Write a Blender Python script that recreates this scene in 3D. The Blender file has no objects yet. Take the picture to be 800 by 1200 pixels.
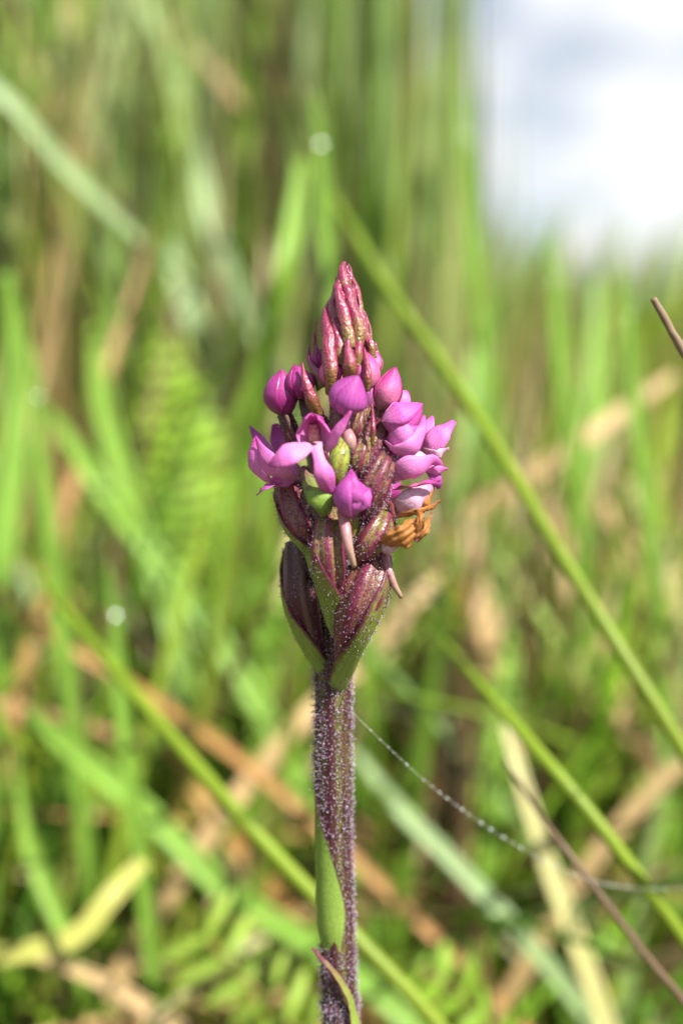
import bpy, math, random
import numpy as np
from mathutils import Vector

# ------------------------------------------------------------------ camera
SC = bpy.context.scene
COL = SC.collection
R = math.radians
RS = np.random.RandomState(7)
random.seed(7)

D = 0.150                 # camera to flower, metres
PITCH = R(6)              # looking slightly down
ZC = 0.205                # height of the frame centre on the flower's plane
HALF = 0.4                # tan(half vertical fov)
CAM = np.array([0.0, -D * math.cos(PITCH), ZC + D * math.sin(PITCH)])
FWD = np.array([0.0, math.cos(PITCH), -math.sin(PITCH)])
UPV = np.array([0.0, math.sin(PITCH), math.cos(PITCH)])
cam_d = bpy.data.cameras.new('camera')
cam = bpy.data.objects.new('camera', cam_d); COL.objects.link(cam)
cam.location = CAM
cam.rotation_euler = (R(90) - PITCH, 0, 0)
cam_d.sensor_fit = 'VERTICAL'; cam_d.sensor_height = 36; cam_d.sensor_width = 24
cam_d.lens = 18 / HALF
cam_d.clip_start = 0.005; cam_d.clip_end = 2000
cam_d.dof.use_dof = True
cam_d.dof.focus_distance = D - 0.006
cam_d.dof.aperture_fstop = 8.2
cam_d.dof.aperture_blades = 6
cam_d.dof.aperture_rotation = R(10)
SC.camera = cam

# ------------------------------------------------------------------ sky, sun, exposure
SUN_EL, SUN_AZ = R(47), R(45)      # azimuth measured from the camera's side towards +x
SDIR = np.array([math.cos(SUN_EL) * math.sin(SUN_AZ), -math.cos(SUN_EL) * math.cos(SUN_AZ), math.sin(SUN_EL)])
W = bpy.data.worlds.new('World'); SC.world = W; W.use_nodes = True
nt = W.node_tree; nt.nodes.clear()
wo = nt.nodes.new('ShaderNodeOutputWorld'); bg = nt.nodes.new('ShaderNodeBackground')
sky = nt.nodes.new('ShaderNodeTexSky'); sky.sky_type = 'NISHITA'; sky.sun_disc = False
sky.sun_elevation = SUN_EL; sky.sun_rotation = math.atan2(SDIR[0], SDIR[1])
sky.air_density = 1.0; sky.dust_density = 0.5; sky.ozone_density = 2.0
tc = nt.nodes.new('ShaderNodeTexCoord')
mp = nt.nodes.new('ShaderNodeMapping'); mp.inputs['Scale'].default_value = (1, 1, 1.7); mp.inputs['Location'].default_value = (-1.1924, -2.8139, 2.1932)
cn = nt.nodes.new('ShaderNodeTexNoise'); cn.inputs['Scale'].default_value = 4.0; cn.inputs['Detail'].default_value = 5; cn.inputs['Roughness'].default_value = 0.55
cr = nt.nodes.new('ShaderNodeValToRGB'); cr.color_ramp.elements[0].position = 0.47; cr.color_ramp.elements[1].position = 0.62
cr.color_ramp.elements[0].color = (0.3, 0.3, 0.3, 1)     # thin high haze between the clouds
mx = nt.nodes.new('ShaderNodeMix'); mx.data_type = 'RGBA'
mx.inputs['B'].default_value = (9.3, 9.4, 9.6, 1)
nt.links.new(tc.outputs['Generated'], mp.inputs['Vector']); nt.links.new(mp.outputs[0], cn.inputs['Vector'])
nt.links.new(cn.outputs['Fac'], cr.inputs[0]); nt.links.new(cr.outputs[0], mx.inputs['Factor'])
nt.links.new(sky.outputs[0], mx.inputs['A']); nt.links.new(mx.outputs['Result'], bg.inputs['Color'])
bg.inputs['Strength'].default_value = 0.055
nt.links.new(bg.outputs[0], wo.inputs[0])
sl = bpy.data.lights.new('sun', 'SUN'); sl.energy = 5.0; sl.angle = R(0.53); sl.color = (1.0, 0.95, 0.86)
so = bpy.data.objects.new('sun', sl); COL.objects.link(so)
so.rotation_euler = Vector(SDIR).to_track_quat('Z', 'Y').to_euler()
so.location = (0.5, -0.5, 1.5)
SC.view_settings.view_transform = 'Standard'; SC.view_settings.look = 'None'
SC.view_settings.exposure = 1.1; SC.view_settings.gamma = 1
SC.render.engine = 'CYCLES'
SC.cycles.use_denoising = True
SC.cycles.max_bounces = 8; SC.cycles.transparent_max_bounces = 8
SC.cycles.sample_clamp_indirect = 8

# ------------------------------------------------------------------ helpers
MM = 0.001
PX = 0.0001               # one photograph pixel on the flower's plane, metres

def at(px, py, back=0.0):
    """point seen at photo pixel (px,py) on the upright plane y = back (metres behind the flower)"""
    r = FWD + np.array([1.0, 0, 0]) * ((px - 400) / 600 * HALF) + UPV * ((600 - py) / 600 * HALF)
    return CAM + r * ((back - CAM[1]) / r[1])

def V(p):                 # (px, py, millimetres towards the camera)
    return at(p[0], p[1], -p[2] * MM)

def vec(a, b, c):         # right, up, towards the camera
    v = np.array([a, -c, b], float)
    return v / np.linalg.norm(v)

def unit(a):
    return a / np.maximum(np.linalg.norm(a, axis=-1, keepdims=True), 1e-12)

def curve(pts, n):
    """Catmull-Rom through control rows"""
    p = np.array(pts, float)
    if p.ndim == 1: p = p[:, None]
    if len(p) == 1: return np.repeat(p, n, 0)
    ext = np.vstack([2 * p[0] - p[1], p, 2 * p[-1] - p[-2]])
    u = np.linspace(0, len(p) - 1, n)
    i = np.minimum(u.astype(int), len(p) - 2); f = (u - i)[:, None]
    a, b, c, d = ext[i], ext[i + 1], ext[i + 2], ext[i + 3]
    return 0.5 * (2 * b + (c - a) * f + (2 * a - 5 * b + 4 * c - d) * f ** 2 + (3 * b - a - 3 * c + d) * f ** 3)

def lin(vals, n):
    vals = np.array(vals, float)
    return np.interp(np.linspace(0, len(vals) - 1, n), np.arange(len(vals)), vals)

def smooth_noise(P, scale, seed):
    """cheap band-limited noise from a few sines, -1..1"""
    r = np.random.RandomState(seed); out = np.zeros(len(P))
    for k in range(6):
        d = r.normal(size=3) * scale * (1 + 0.6 * k)
        out += np.sin(P @ d + r.uniform(0, 6.28)) / (1 + 0.7 * k)
    return out / 2.2

def mesh(name, verts, faces, mat, parent=None, attrs=None, smooth=True):
    me = bpy.data.meshes.new(name)
    me.from_pydata([tuple(v) for v in verts], [], [tuple(f) for f in faces])
    if smooth: me.polygons.foreach_set('use_smooth', [True] * len(me.polygons))
    for k, a in (attrs or {}).items():
        at_ = me.attributes.new(k, 'FLOAT', 'POINT'); at_.data.foreach_set('value', np.asarray(a, np.float32).ravel())
    me.materials.append(mat); me.update()
    o = bpy.data.objects.new(name, me); COL.objects.link(o)
    if parent: o.parent = parent
    return o

def empty(name, parent=None):
    o = bpy.data.objects.new(name, None); COL.objects.link(o); o.empty_display_size = 0.005
    if parent: o.parent = parent
    return o

def tag(o, label, cat, group=None, kind=None):
    o['label'] = label; o['category'] = cat
    if group: o['group'] = group
    if kind: o['kind'] = kind
    return o

def petal(name, pts, widths, normal, cup, mat, parent, th=0.16, n=18, m=8, keel=0.0, ripple=0.0, crumple=0.0, seed=0, pos=V, pleat=0.0, npl=3):
    """a thin two-sided leaf swept along control points; edges curl towards `normal` by `cup` radians in all"""
    C = curve([pos(p) for p in pts], n)
    w = np.maximum(lin(widths, n) if len(widths) < 3 else curve(widths, n)[:, 0], 0.6) * PX
    N0 = np.array(normal, float)
    if N0.ndim == 1: N0 = N0[None]
    N = curve([vec(*x) for x in N0], n)
    T = unit(np.gradient(C, axis=0)); N = unit(N - T * (N * T).sum(1, keepdims=True)); B = np.cross(T, N)
    s = np.linspace(-1, 1, m + 1)
    c = max(abs(cup), 1e-3); sg = 1 if cup >= 0 else -1
    Rr = w / (2 * math.sin(min(c / 2, math.pi / 2)))
    ang = s * c / 2
    off = B[:, None] * (Rr[:, None] * np.sin(ang))[..., None] + N[:, None] * (sg * Rr[:, None] * (1 - np.cos(ang)))[..., None]
    if keel: off -= N[:, None] * ((w[:, None] * keel) * np.exp(-(s / 0.25) ** 2))[..., None]
    if pleat: off += N[:, None] * ((w[:, None] * pleat) * np.cos(2 * math.pi * npl * s / 2 + 0.5) * np.linspace(0.3, 1.3, n)[:, None])[..., None]
    if ripple:
        ph = RS.uniform(0, 6, 2); tt = np.linspace(0, 1, n)[:, None]
        off += N[:, None] * (ripple * PX * np.abs(s) ** 2 * np.where(s > 0, np.sin(tt * 17 + ph[0]), np.sin(tt * 14 + ph[1])))[..., None]
    G = C[:, None] + off
    flat = G.reshape(-1, 3)
    flat = flat + np.stack([smooth_noise(flat, 1000, seed + k) for k in range(3)], 1) * 0.00014
    if crumple: flat = flat + np.stack([smooth_noise(flat, 1500, seed + 9 + k) for k in range(3)], 1) * crumple * PX
    G = flat.reshape(n, m + 1, 3)
    nn = unit(np.cross(np.gradient(G, axis=1), np.gradient(G, axis=0)))
    thick = th * MM * (0.35 + 0.65 * np.clip((1 - np.abs(s)) * 3, 0, 1))[None, :, None] * np.clip(w / (12 * PX), 0.3, 1)[:, None, None]
    A = (G + nn * thick / 2).reshape(-1, 3); Bk = (G - nn * thick / 2).reshape(-1, 3)
    k = n * (m + 1); F = []
    ix = lambda i, j: i * (m + 1) + j
    for i in range(n - 1):
        for j in range(m):
            a, b, c_, d = ix(i, j), ix(i, j + 1), ix(i + 1, j + 1), ix(i + 1, j)
            F.append((a, b, c_, d)); F.append((a + k, d + k, c_ + k, b + k))
    for i in range(n - 1):
        a, b = ix(i, 0), ix(i + 1, 0); F.append((a, b, b + k, a + k))
        a, b = ix(i, m), ix(i + 1, m); F.append((b, a, a + k, b + k))
    for j in range(m):
        a, b = ix(0, j), ix(0, j + 1); F.append((b, a, a + k, b + k))
        a, b = ix(n - 1, j), ix(n - 1, j + 1); F.append((a, b, b + k, a + k))
    t = np.repeat(np.linspace(0, 1, n), m + 1); S = np.tile(s, n)
    return mesh(name, np.vstack([A, Bk]), F, mat, parent, {'t': np.tile(t, 2), 's': np.tile(S, 2)})

def body(name, pts, radii, mat, parent, n=22, seg=24, ribs=0, amp=0.0, rot=0.0, squash=1.0, lump=0.0, seed=0, pos=V, raw=False, soft=False):
    """swept closed body with optional ribs; radii in photo pixels"""
    C = curve([pos(p) for p in pts], n)
    r = np.maximum(curve(radii, n)[:, 0], 0.15) * PX
    T = unit(np.gradient(C, axis=0))
    N = np.tile(vec(0, 0, 1), (n, 1)); N = unit(N - T * (N * T).sum(1, keepdims=True)); B = np.cross(T, N)
    ph = np.linspace(0, 2 * math.pi, seg, endpoint=False)
    k = 1 + (amp * (np.abs(np.cos(ribs * (ph + rot) / 2)) ** 0.8 - 0.6) if ribs else 0 * ph)
    if soft: k = 1 + amp * np.cos(ribs * (ph + rot)) + 0.03 * np.cos(11 * ph + 1)
    G = C[:, None] + (r[:, None] * k)[..., None] * (B[:, None] * np.sin(ph)[None, :, None] + N[:, None] * squash * np.cos(ph)[None, :, None])
    flat = G.reshape(-1, 3)
    if lump: flat = flat + np.stack([smooth_noise(flat, 900, seed + q) for q in range(3)], 1) * lump * PX
    if raw: return C, r
    vs = np.vstack([flat, C[:1], C[-1:]]); F = []
    for i in range(n - 1):
        for j in range(seg):
            j2 = (j + 1) % seg
            F.append((i * seg + j, i * seg + j2, (i + 1) * seg + j2, (i + 1) * seg + j))
    e0, e1 = n * seg, n * seg + 1
    for j in range(seg):
        j2 = (j + 1) % seg
        F.append((e0, j2, j)); F.append((e1, (n - 1) * seg + j, (n - 1) * seg + j2))
    t = np.concatenate([np.repeat(np.linspace(0, 1, n), seg), [0, 1]])
    s = np.concatenate([np.tile((np.abs(np.cos(ribs * (ph + rot) / 2)) if ribs else np.sin(ph)), n), [0, 0]])
    return mesh(name, vs, F, mat, parent, {'t': t, 's': s})

def bud(name, base, tip, rmax, rot, mat, parent, bend=(0, 0), squash=1.0, open_=0.0, seed=0, pos=V):
    """closed flower bud: three overlapping sepals"""
    root = empty(name, parent)
    b, t_ = np.array(base, float), np.array(tip, float)
    mid = (b + t_) / 2 + np.array([bend[0], bend[1], 0])
    n, m = 16, 10
    C = curve([pos(b), pos(mid), pos(t_)], n)
    T = unit(np.gradient(C, axis=0)); N = np.tile(vec(0, 0, 1), (n, 1)); N = unit(N - T * (N * T).sum(1, keepdims=True)); B = np.cross(T, N)
    u = np.linspace(0, 1, n)
    prof = rmax * PX * np.clip(np.sin(math.pi * np.clip(u, 0, 1) ** 0.82), 0, 1) ** 0.74 * (0.86 + 0.2 * np.sin(u * math.pi * 0.9))
    prof = np.maximum(prof, 0.05 * rmax * PX)
    for k in range(3):
        a0 = rot + k * 2 * math.pi / 3
        s = np.linspace(-1, 1, m + 1)
        ph = a0 + s * R(76)
        # imbricate: the + edge lifts over its neighbour; a crease runs down the middle
        lift = 1 + 0.075 * np.clip(s, 0, 1) ** 2 - 0.05 * np.clip(-s, 0, 1) + 0.05 * np.exp(-(s / 0.22) ** 2)
        lift = lift[None, :] * (1 + open_ * (u ** 2)[:, None])
        G = C[:, None] + (prof[:, None] * lift)[..., None] * (B[:, None] * np.sin(ph)[None, :, None] + N[:, None] * squash * np.cos(ph)[None, :, None])
        flat = G.reshape(-1, 3); flat = flat + np.stack([smooth_noise(flat, 700, seed + 5 * k + q) for q in range(3)], 1) * 0.00008
        inner = (C[:, None] + (flat.reshape(n, m + 1, 3) - C[:, None]) * 0.90).reshape(-1, 3)
        K = n * (m + 1); F = []
        ix = lambda i, j: i * (m + 1) + j
        for i in range(n - 1):
            for j in range(m):
                a, b2, c, d = ix(i, j), ix(i + 1, j), ix(i + 1, j + 1), ix(i, j + 1)
                F.append((a, d, c, b2)); F.append((a + K, b2 + K, c + K, d + K))
            a, b2 = ix(i, 0), ix(i + 1, 0); F.append((a, b2, b2 + K, a + K))
            a, b2 = ix(i, m), ix(i + 1, m); F.append((b2, a, a + K, b2 + K))
        mesh('sepal', np.vstack([flat, inner]), F, mat, root, {'t': np.tile(np.repeat(u, m + 1), 2), 's': np.tile(np.tile(s, n), 2)})
    return root

def hairs(part, count, length, seed=1, mask=None, tip=0.17, lean=0.5, mat=None):
    """glandular hairs growing from a part's own surface: tapering shaft with a droplet at the end"""
    me = part.data; nv = len(me.vertices)
    co = np.empty(nv * 3); me.vertices.foreach_get('co', co); co = co.reshape(-1, 3)
    me.calc_loop_triangles()
    tr = np.empty(len(me.loop_triangles) * 3, int); me.loop_triangles.foreach_get('vertices', tr); tr = tr.reshape(-1, 3)
    a, b, c = co[tr[:, 0]], co[tr[:, 1]], co[tr[:, 2]]
    cr_ = np.cross(b - a, c - a); ar = np.linalg.norm(cr_, axis=1); nrm = unit(cr_)
    ctr = (a + b + c) / 3
    wgt = ar.copy()
    if mask is not None: wgt *= mask(ctr, nrm)
    r = np.random.RandomState(seed)
    pick = r.choice(len(tr), count, p=wgt / wgt.sum())
    u, v = r.rand(count), r.rand(count); fl = u + v > 1; u[fl], v[fl] = 1 - u[fl], 1 - v[fl]
    P = a[pick] + (b - a)[pick] * u[:, None] + (c - a)[pick] * v[:, None]
    d = unit(nrm[pick] + r.normal(size=(count, 3)) * lean * 0.6)
    L = length * MM * r.uniform(0.35, 1.15, count)
    side = unit(np.cross(d, r.normal(size=(count, 3)))); sid2 = np.cross(d, side)
    w = 0.022 * MM * r.uniform(0.8, 1.4, count)
    h = tip * 0.5 * MM * r.uniform(0.35, 0.62, count)
    E = P + d * L[:, None] + side * (L * r.uniform(-.25, .25, count))[:, None]
    P0 = P - d * 0.05 * MM
    vs = np.empty((count, 12, 3)); q = [0, 2 * math.pi / 3, 4 * math.pi / 3]
    for k in range(3):
        o = side * math.cos(q[k]) + sid2 * math.sin(q[k])
        vs[:, k] = P0 + o * (w * 1.6)[:, None]; vs[:, 3 + k] = E + o * (w * 0.7)[:, None]
    vs[:, 6] = E - d * h[:, None]; vs[:, 7] = E + d * h[:, None]
    for k, o in enumerate((side, sid2, -side, -sid2)): vs[:, 8 + k] = E + o * h[:, None]
    f3 = []; f4 = [(0, 1, 4, 3), (1, 2, 5, 4), (2, 0, 3, 5)]
    for k in range(4):
        f3 += [(7, 8 + k, 8 + (k + 1) % 4), (6, 8 + (k + 1) % 4, 8 + k)]
    F = []
    for i in range(count):
        o = i * 12
        F += [tuple(x + o for x in f) for f in f4]; F += [tuple(x + o for x in f) for f in f3]
    tipa = np.tile(np.array([0, 0, 0, .45, .45, .45, 1, 1, 1, 1, 1, 1.0]), count)
    rnd = np.repeat(r.rand(count), 12)
    o = mesh('glandular_hair', vs.reshape(-1, 3), F, mat or M['hair'], part, {'t': tipa, 's': rnd}); o['kind'] = 'stuff'
    return o

# ------------------------------------------------------------------ materials
M = {}
def nodes(name):
    m = bpy.data.materials.new(name); m.use_nodes = True; t = m.node_tree; t.nodes.clear()
    o = t.nodes.new('ShaderNodeOutputMaterial'); M[name] = m
    return m, t, o, (lambda kind, **kw: (lambda nd: ([setattr(nd, k, v) for k, v in kw.items()], nd)[1])(t.nodes.new(kind)))

def ramp(t, stops, inp=None):
    r = t.nodes.new('ShaderNodeValToRGB'); e = r.color_ramp.elements
    while len(e) < len(stops): e.new(0.5)
    for x, (p, c) in zip(e, stops): x.position = p; x.color = (*c, 1) if len(c) == 3 else c
    if inp is not None: t.links.new(inp, r.inputs[0])
    return r

def leaf_mat(name, tstops, edge=None, edge_at=(0.7, 0.95), vein=0.0, vein_n=9, rough=0.45, trans=0.25, coat=0.0, bump=0.15, bump_scale=6000,
             var=0.12, spec=0.4, abs_edge=True, mottle=None):
    """colour runs along the leaf (t), margin colour at |s|, veins across s, small random mottling"""
    m, t, o, N = nodes(name); L = t.links.new
    at_t = N('ShaderNodeAttribute', attribute_name='t'); at_s = N('ShaderNodeAttribute', attribute_name='s')
    tex = N('ShaderNodeTexCoord')
    no = N('ShaderNodeTexNoise'); no.inputs['Scale'].default_value = 900; no.inputs['Detail'].default_value = 4
    L(tex.outputs['Object'], no.inputs['Vector'])
    wob = N('ShaderNodeMath', operation='MULTIPLY_ADD'); wob.inputs[1].default_value = 0.30; L(no.outputs['Fac'], wob.inputs[0])
    L(at_t.outputs['Fac'], wob.inputs[2])
    sub = N('ShaderNodeMath', operation='SUBTRACT'); sub.inputs[1].default_value = 0.15; L(wob.outputs[0], sub.inputs[0])
    col = ramp(t, tstops, sub.outputs[0]).outputs[0]
    ab = N('ShaderNodeMath', operation='ABSOLUTE'); L(at_s.outputs['Fac'], ab.inputs[0])
    if edge:
        mr = N('ShaderNodeMapRange', interpolation_type='SMOOTHSTEP'); mr.inputs[1].default_value = edge_at[0]; mr.inputs[2].default_value = edge_at[1]
        jit = N('ShaderNodeMath', operation='MULTIPLY_ADD'); jit.inputs[1].default_value = 0.25; L(no.outputs['Fac'], jit.inputs[0]); L(ab.outputs[0], jit.inputs[2])
        j2 = N('ShaderNodeMath', operation='SUBTRACT'); j2.inputs[1].default_value = 0.125; L(jit.outputs[0], j2.inputs[0])
        L(j2.outputs[0], mr.inputs[0])
        x = N('ShaderNodeMix', data_type='RGBA'); L(mr.outputs[0], x.inputs['Factor']); L(col, x.inputs['A']); x.inputs['B'].default_value = (*edge, 1)
        col = x.outputs['Result']
    if mottle:
        n3 = N('ShaderNodeTexNoise'); n3.inputs['Scale'].default_value = 2200; n3.inputs['Detail'].default_value = 3; L(tex.outputs['Object'], n3.inputs['Vector'])
        rr = ramp(t, [(0.48, (0, 0, 0)), (0.66, (1, 1, 1))], n3.outputs['Fac'])
        x = N('ShaderNodeMix', data_type='RGBA'); L(rr.outputs[0], x.inputs['Factor']); L(col, x.inputs['A']); x.inputs['B'].default_value = (*mottle, 1)
        col = x.outputs['Result']
    if vein:
        sc = N('ShaderNodeMath', operation='MULTIPLY'); sc.inputs[1].default_value = vein_n * math.pi; L(at_s.outputs['Fac'], sc.inputs[0])
        co_ = N('ShaderNodeMath', operation='COSINE'); L(sc.outputs[0], co_.inputs[0])
        pw = N('ShaderNodeMapRange'); pw.inputs[1].default_value = 0.55; pw.inputs[2].default_value = 1.0; pw.inputs[4].default_value = vein; L(co_.outputs[0], pw.inputs[0])
        x = N('ShaderNodeMix', data_type='RGBA', blend_type='MULTIPLY'); L(pw.outputs[0], x.inputs['Factor']); L(col, x.inputs['A']); x.inputs['B'].default_value = (0.55, 0.35, 0.5, 1)
        col = x.outputs['Result']
    hs = N('ShaderNodeHueSaturation'); oi = N('ShaderNodeObjectInfo')
    n2 = N('ShaderNodeTexNoise'); n2.inputs['Scale'].default_value = 2600; n2.inputs['Detail'].default_value = 3; L(tex.outputs['Object'], n2.inputs['Vector'])
    vv = N('ShaderNodeMath', operation='MULTIPLY_ADD'); vv.inputs[1].default_value = 0.5; vv.inputs[2].default_value = 0.75; L(n2.outputs['Fac'], vv.inputs[0])
    v2 = N('ShaderNodeMath', operation='MULTIPLY_ADD'); v2.inputs[1].default_value = var; L(oi.outputs['Random'], v2.inputs[0]); L(vv.outputs[0], v2.inputs[2])
    v3 = N('ShaderNodeMath', operation='SUBTRACT'); v3.inputs[1].default_value = var / 2; L(v2.outputs[0], v3.inputs[0])
    L(v3.outputs[0], hs.inputs['Value']); L(col, hs.inputs['Color']); col = hs.outputs[0]
    p = N('ShaderNodeBsdfPrincipled'); L(col, p.inputs['Base Color']); p.inputs['Roughness'].default_value = rough
    p.inputs['Specular IOR Level'].default_value = spec
    if coat: p.inputs['Coat Weight'].default_value = coat; p.inputs['Coat Roughness'].default_value = 0.08 if coat > 0.9 else 0.15
    bn = N('ShaderNodeTexNoise'); bn.inputs['Scale'].default_value = bump_scale; bn.inputs['Detail'].default_value = 2; L(tex.outputs['Object'], bn.inputs['Vector'])
    bp = N('ShaderNodeBump'); bp.inputs['Strength'].default_value = bump; bp.inputs['Distance'].default_value = 0.0002; L(bn.outputs['Fac'], bp.inputs['Height'])
    L(bp.outputs[0], p.inputs['Normal'])
    if coat: L(bp.outputs[0], p.inputs['Coat Normal'])
    if trans:
        tr = N('ShaderNodeBsdfTranslucent'); L(col, tr.inputs['Color'])
        ms = N('ShaderNodeMixShader'); ms.inputs[0].default_value = trans; L(p.outputs[0], ms.inputs[1]); L(tr.outputs[0], ms.inputs[2]); L(ms.outputs[0], o.inputs[0])
    else: L(p.outputs[0], o.inputs[0])
    return m

PINK = (0.56, 0.10, 0.43); DEEP = (0.27, 0.018, 0.16); WINE = (0.13, 0.012, 0.045); OLIVE = (0.17, 0.14, 0.03); GREEN = (0.20, 0.30, 0.04)
leaf_mat('petal_pink', [(0.0, (0.74, 0.34, 0.60)), (0.35, (0.80, 0.28, 0.66)), (0.75, (0.76, 0.19, 0.58)), (1.0, (0.58, 0.07, 0.38))], vein=0.4, vein_n=9, rough=0.45, trans=0.30, bump=0.45)
leaf_mat('petal_violet', [(0.0, (0.58, 0.20, 0.46)), (0.5, (0.52, 0.10, 0.44)), (1.0, (0.40, 0.05, 0.32))], vein=0.4, vein_n=9, rough=0.45, trans=0.28, bump=0.45)
leaf_mat('petal_magenta', [(0.0, (0.60, 0.22, 0.46)), (0.4, (0.64, 0.12, 0.50)), (0.8, (0.58, 0.09, 0.42)), (1.0, (0.42, 0.04, 0.26))], vein=0.4, vein_n=9, rough=0.45, trans=0.25, bump=0.45)
leaf_mat('petal_pale', [(0.0, (0.66, 0.45, 0.50)), (0.5, (0.80, 0.55, 0.70)), (1.0, (0.62, 0.25, 0.45))], vein=0.3, vein_n=6, rough=0.45, trans=0.3, bump=0.3, mottle=(0.70, 0.38, 0.58))
leaf_mat('bud_purple', [(0.0, (0.20, 0.05, 0.07)), (0.25, (0.33, 0.035, 0.20)), (0.8, (0.36, 0.035, 0.24)), (1.0, (0.22, 0.015, 0.11))], edge=(0.23, 0.015, 0.12), edge_at=(0.8, 1.0), vein=0.25, vein_n=5, rough=0.32, trans=0.12, bump=0.2, coat=0.12)
leaf_mat('bud_pink', [(0.0, (0.45, 0.22, 0.20)), (0.35, (0.58, 0.16, 0.32)), (0.75, (0.52, 0.06, 0.30)), (1.0, (0.30, 0.02, 0.12))], edge=(0.32, 0.02, 0.14), edge_at=(0.78, 1.0), vein=0.2, vein_n=5, rough=0.42, trans=0.16, bump=0.5, coat=0.08)
leaf_mat('bract_wine', [(0.0, (0.18, 0.16, 0.03)), (0.25, (0.22, 0.10, 0.03)), (0.42, (0.25, 0.020, 0.06)), (1.0, (0.21, 0.010, 0.06))], edge=(0.24, 0.012, 0.065), edge_at=(0.45, 0.9), rough=0.33, trans=0.10, coat=1.0, bump=0.9, bump_scale=3600)
leaf_mat('bract_green', [(0.0, (0.28, 0.39, 0.08)), (0.4, (0.24, 0.33, 0.06)), (0.66, (0.20, 0.19, 0.05)), (0.88, (0.14, 0.04, 0.05)), (1.0, (0.14, 0.02, 0.05))], edge=(0.13, 0.016, 0.05), edge_at=(0.74, 0.99), vein=0.35, vein_n=9, rough=0.42, trans=0.15, bump=0.25, bump_scale=5000)
leaf_mat('sheath_green', [(0.0, (0.22, 0.33, 0.06)), (0.6, (0.20, 0.31, 0.05)), (0.8, (0.18, 0.18, 0.06)), (1.0, (0.20, 0.05, 0.10))], edge=(0.17, 0.03, 0.09), edge_at=(0.88, 1.02), vein=0.15, vein_n=13, rough=0.45, trans=0.1, bump=0.3, bump_scale=3000)
leaf_mat('bract_edge_red', [(0.0, (0.20, 0.20, 0.05)), (0.5, (0.22, 0.09, 0.06)), (1.0, (0.26, 0.04, 0.07))], edge=(0.22, 0.02, 0.07), edge_at=(0.35, 0.9), rough=0.4, trans=0.15, bump=0.3, coat=0.15)
leaf_mat('ovary_wine', [(0.0, (0.15, 0.075, 0.04)), (0.5, (0.18, 0.075, 0.055)), (1.0, (0.22, 0.06, 0.08))], edge=(0.15, 0.016, 0.05), edge_at=(0.70, 0.97), rough=0.4, trans=0.0, bump=0.5, bump_scale=3500, coat=0.15, mottle=(0.10, 0.015, 0.03))
leaf_mat('ovary_olive', [(0.0, (0.15, 0.12, 0.03)), (0.5, (0.19, 0.13, 0.045)), (1.0, (0.19, 0.06, 0.06))], edge=(0.15, 0.018, 0.055), edge_at=(0.7, 0.98), rough=0.4, trans=0.0, bump=0.4, bump_scale=3500, coat=0.15, mottle=(0.15, 0.03, 0.045))
leaf_mat('ovary_shaded', [(0.0, (0.045, 0.02, 0.014)), (1.0, (0.085, 0.015, 0.03))], edge=(0.11, 0.06, 0.05), edge_at=(0.75, 1.0), rough=0.42, trans=0.0, bump=0.4, bump_scale=3500)  # maroon ovary colour with the shade of the spike's unlit flank painted in
leaf_mat('capsule_green', [(0.0, (0.22, 0.28, 0.04)), (0.5, (0.28, 0.33, 0.05)), (1.0, (0.20, 0.08, 0.06))], edge=(0.22, 0.20, 0.04), edge_at=(0.8, 1.0), rough=0.4, trans=0.0, bump=0.3, bump_scale=3500, coat=0.15)
leaf_mat('spur_pale', [(0.0, (0.42, 0.14, 0.22)), (0.5, (0.50, 0.27, 0.27)), (0.85, (0.48, 0.33, 0.24)), (1.0, (0.36, 0.22, 0.11))], rough=0.35, trans=0.25, bump=0.15, coat=0.1)
leaf_mat('withered', [(0.0, (0.50, 0.18, 0.26)), (0.16, (0.56, 0.27, 0.09)), (0.6, (0.52, 0.22, 0.05)), (1.0, (0.30, 0.12, 0.04))], vein=0.85, vein_n=9, rough=0.5, trans=0.40, bump=0.5, bump_scale=3000)
leaf_mat('column_brown', [(0.0, (0.46, 0.24, 0.14)), (0.5, (0.55, 0.28, 0.26)), (1.0, (0.60, 0.20, 0.34))], rough=0.45, trans=0.2, mottle=(0.34, 0.11, 0.07))

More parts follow.
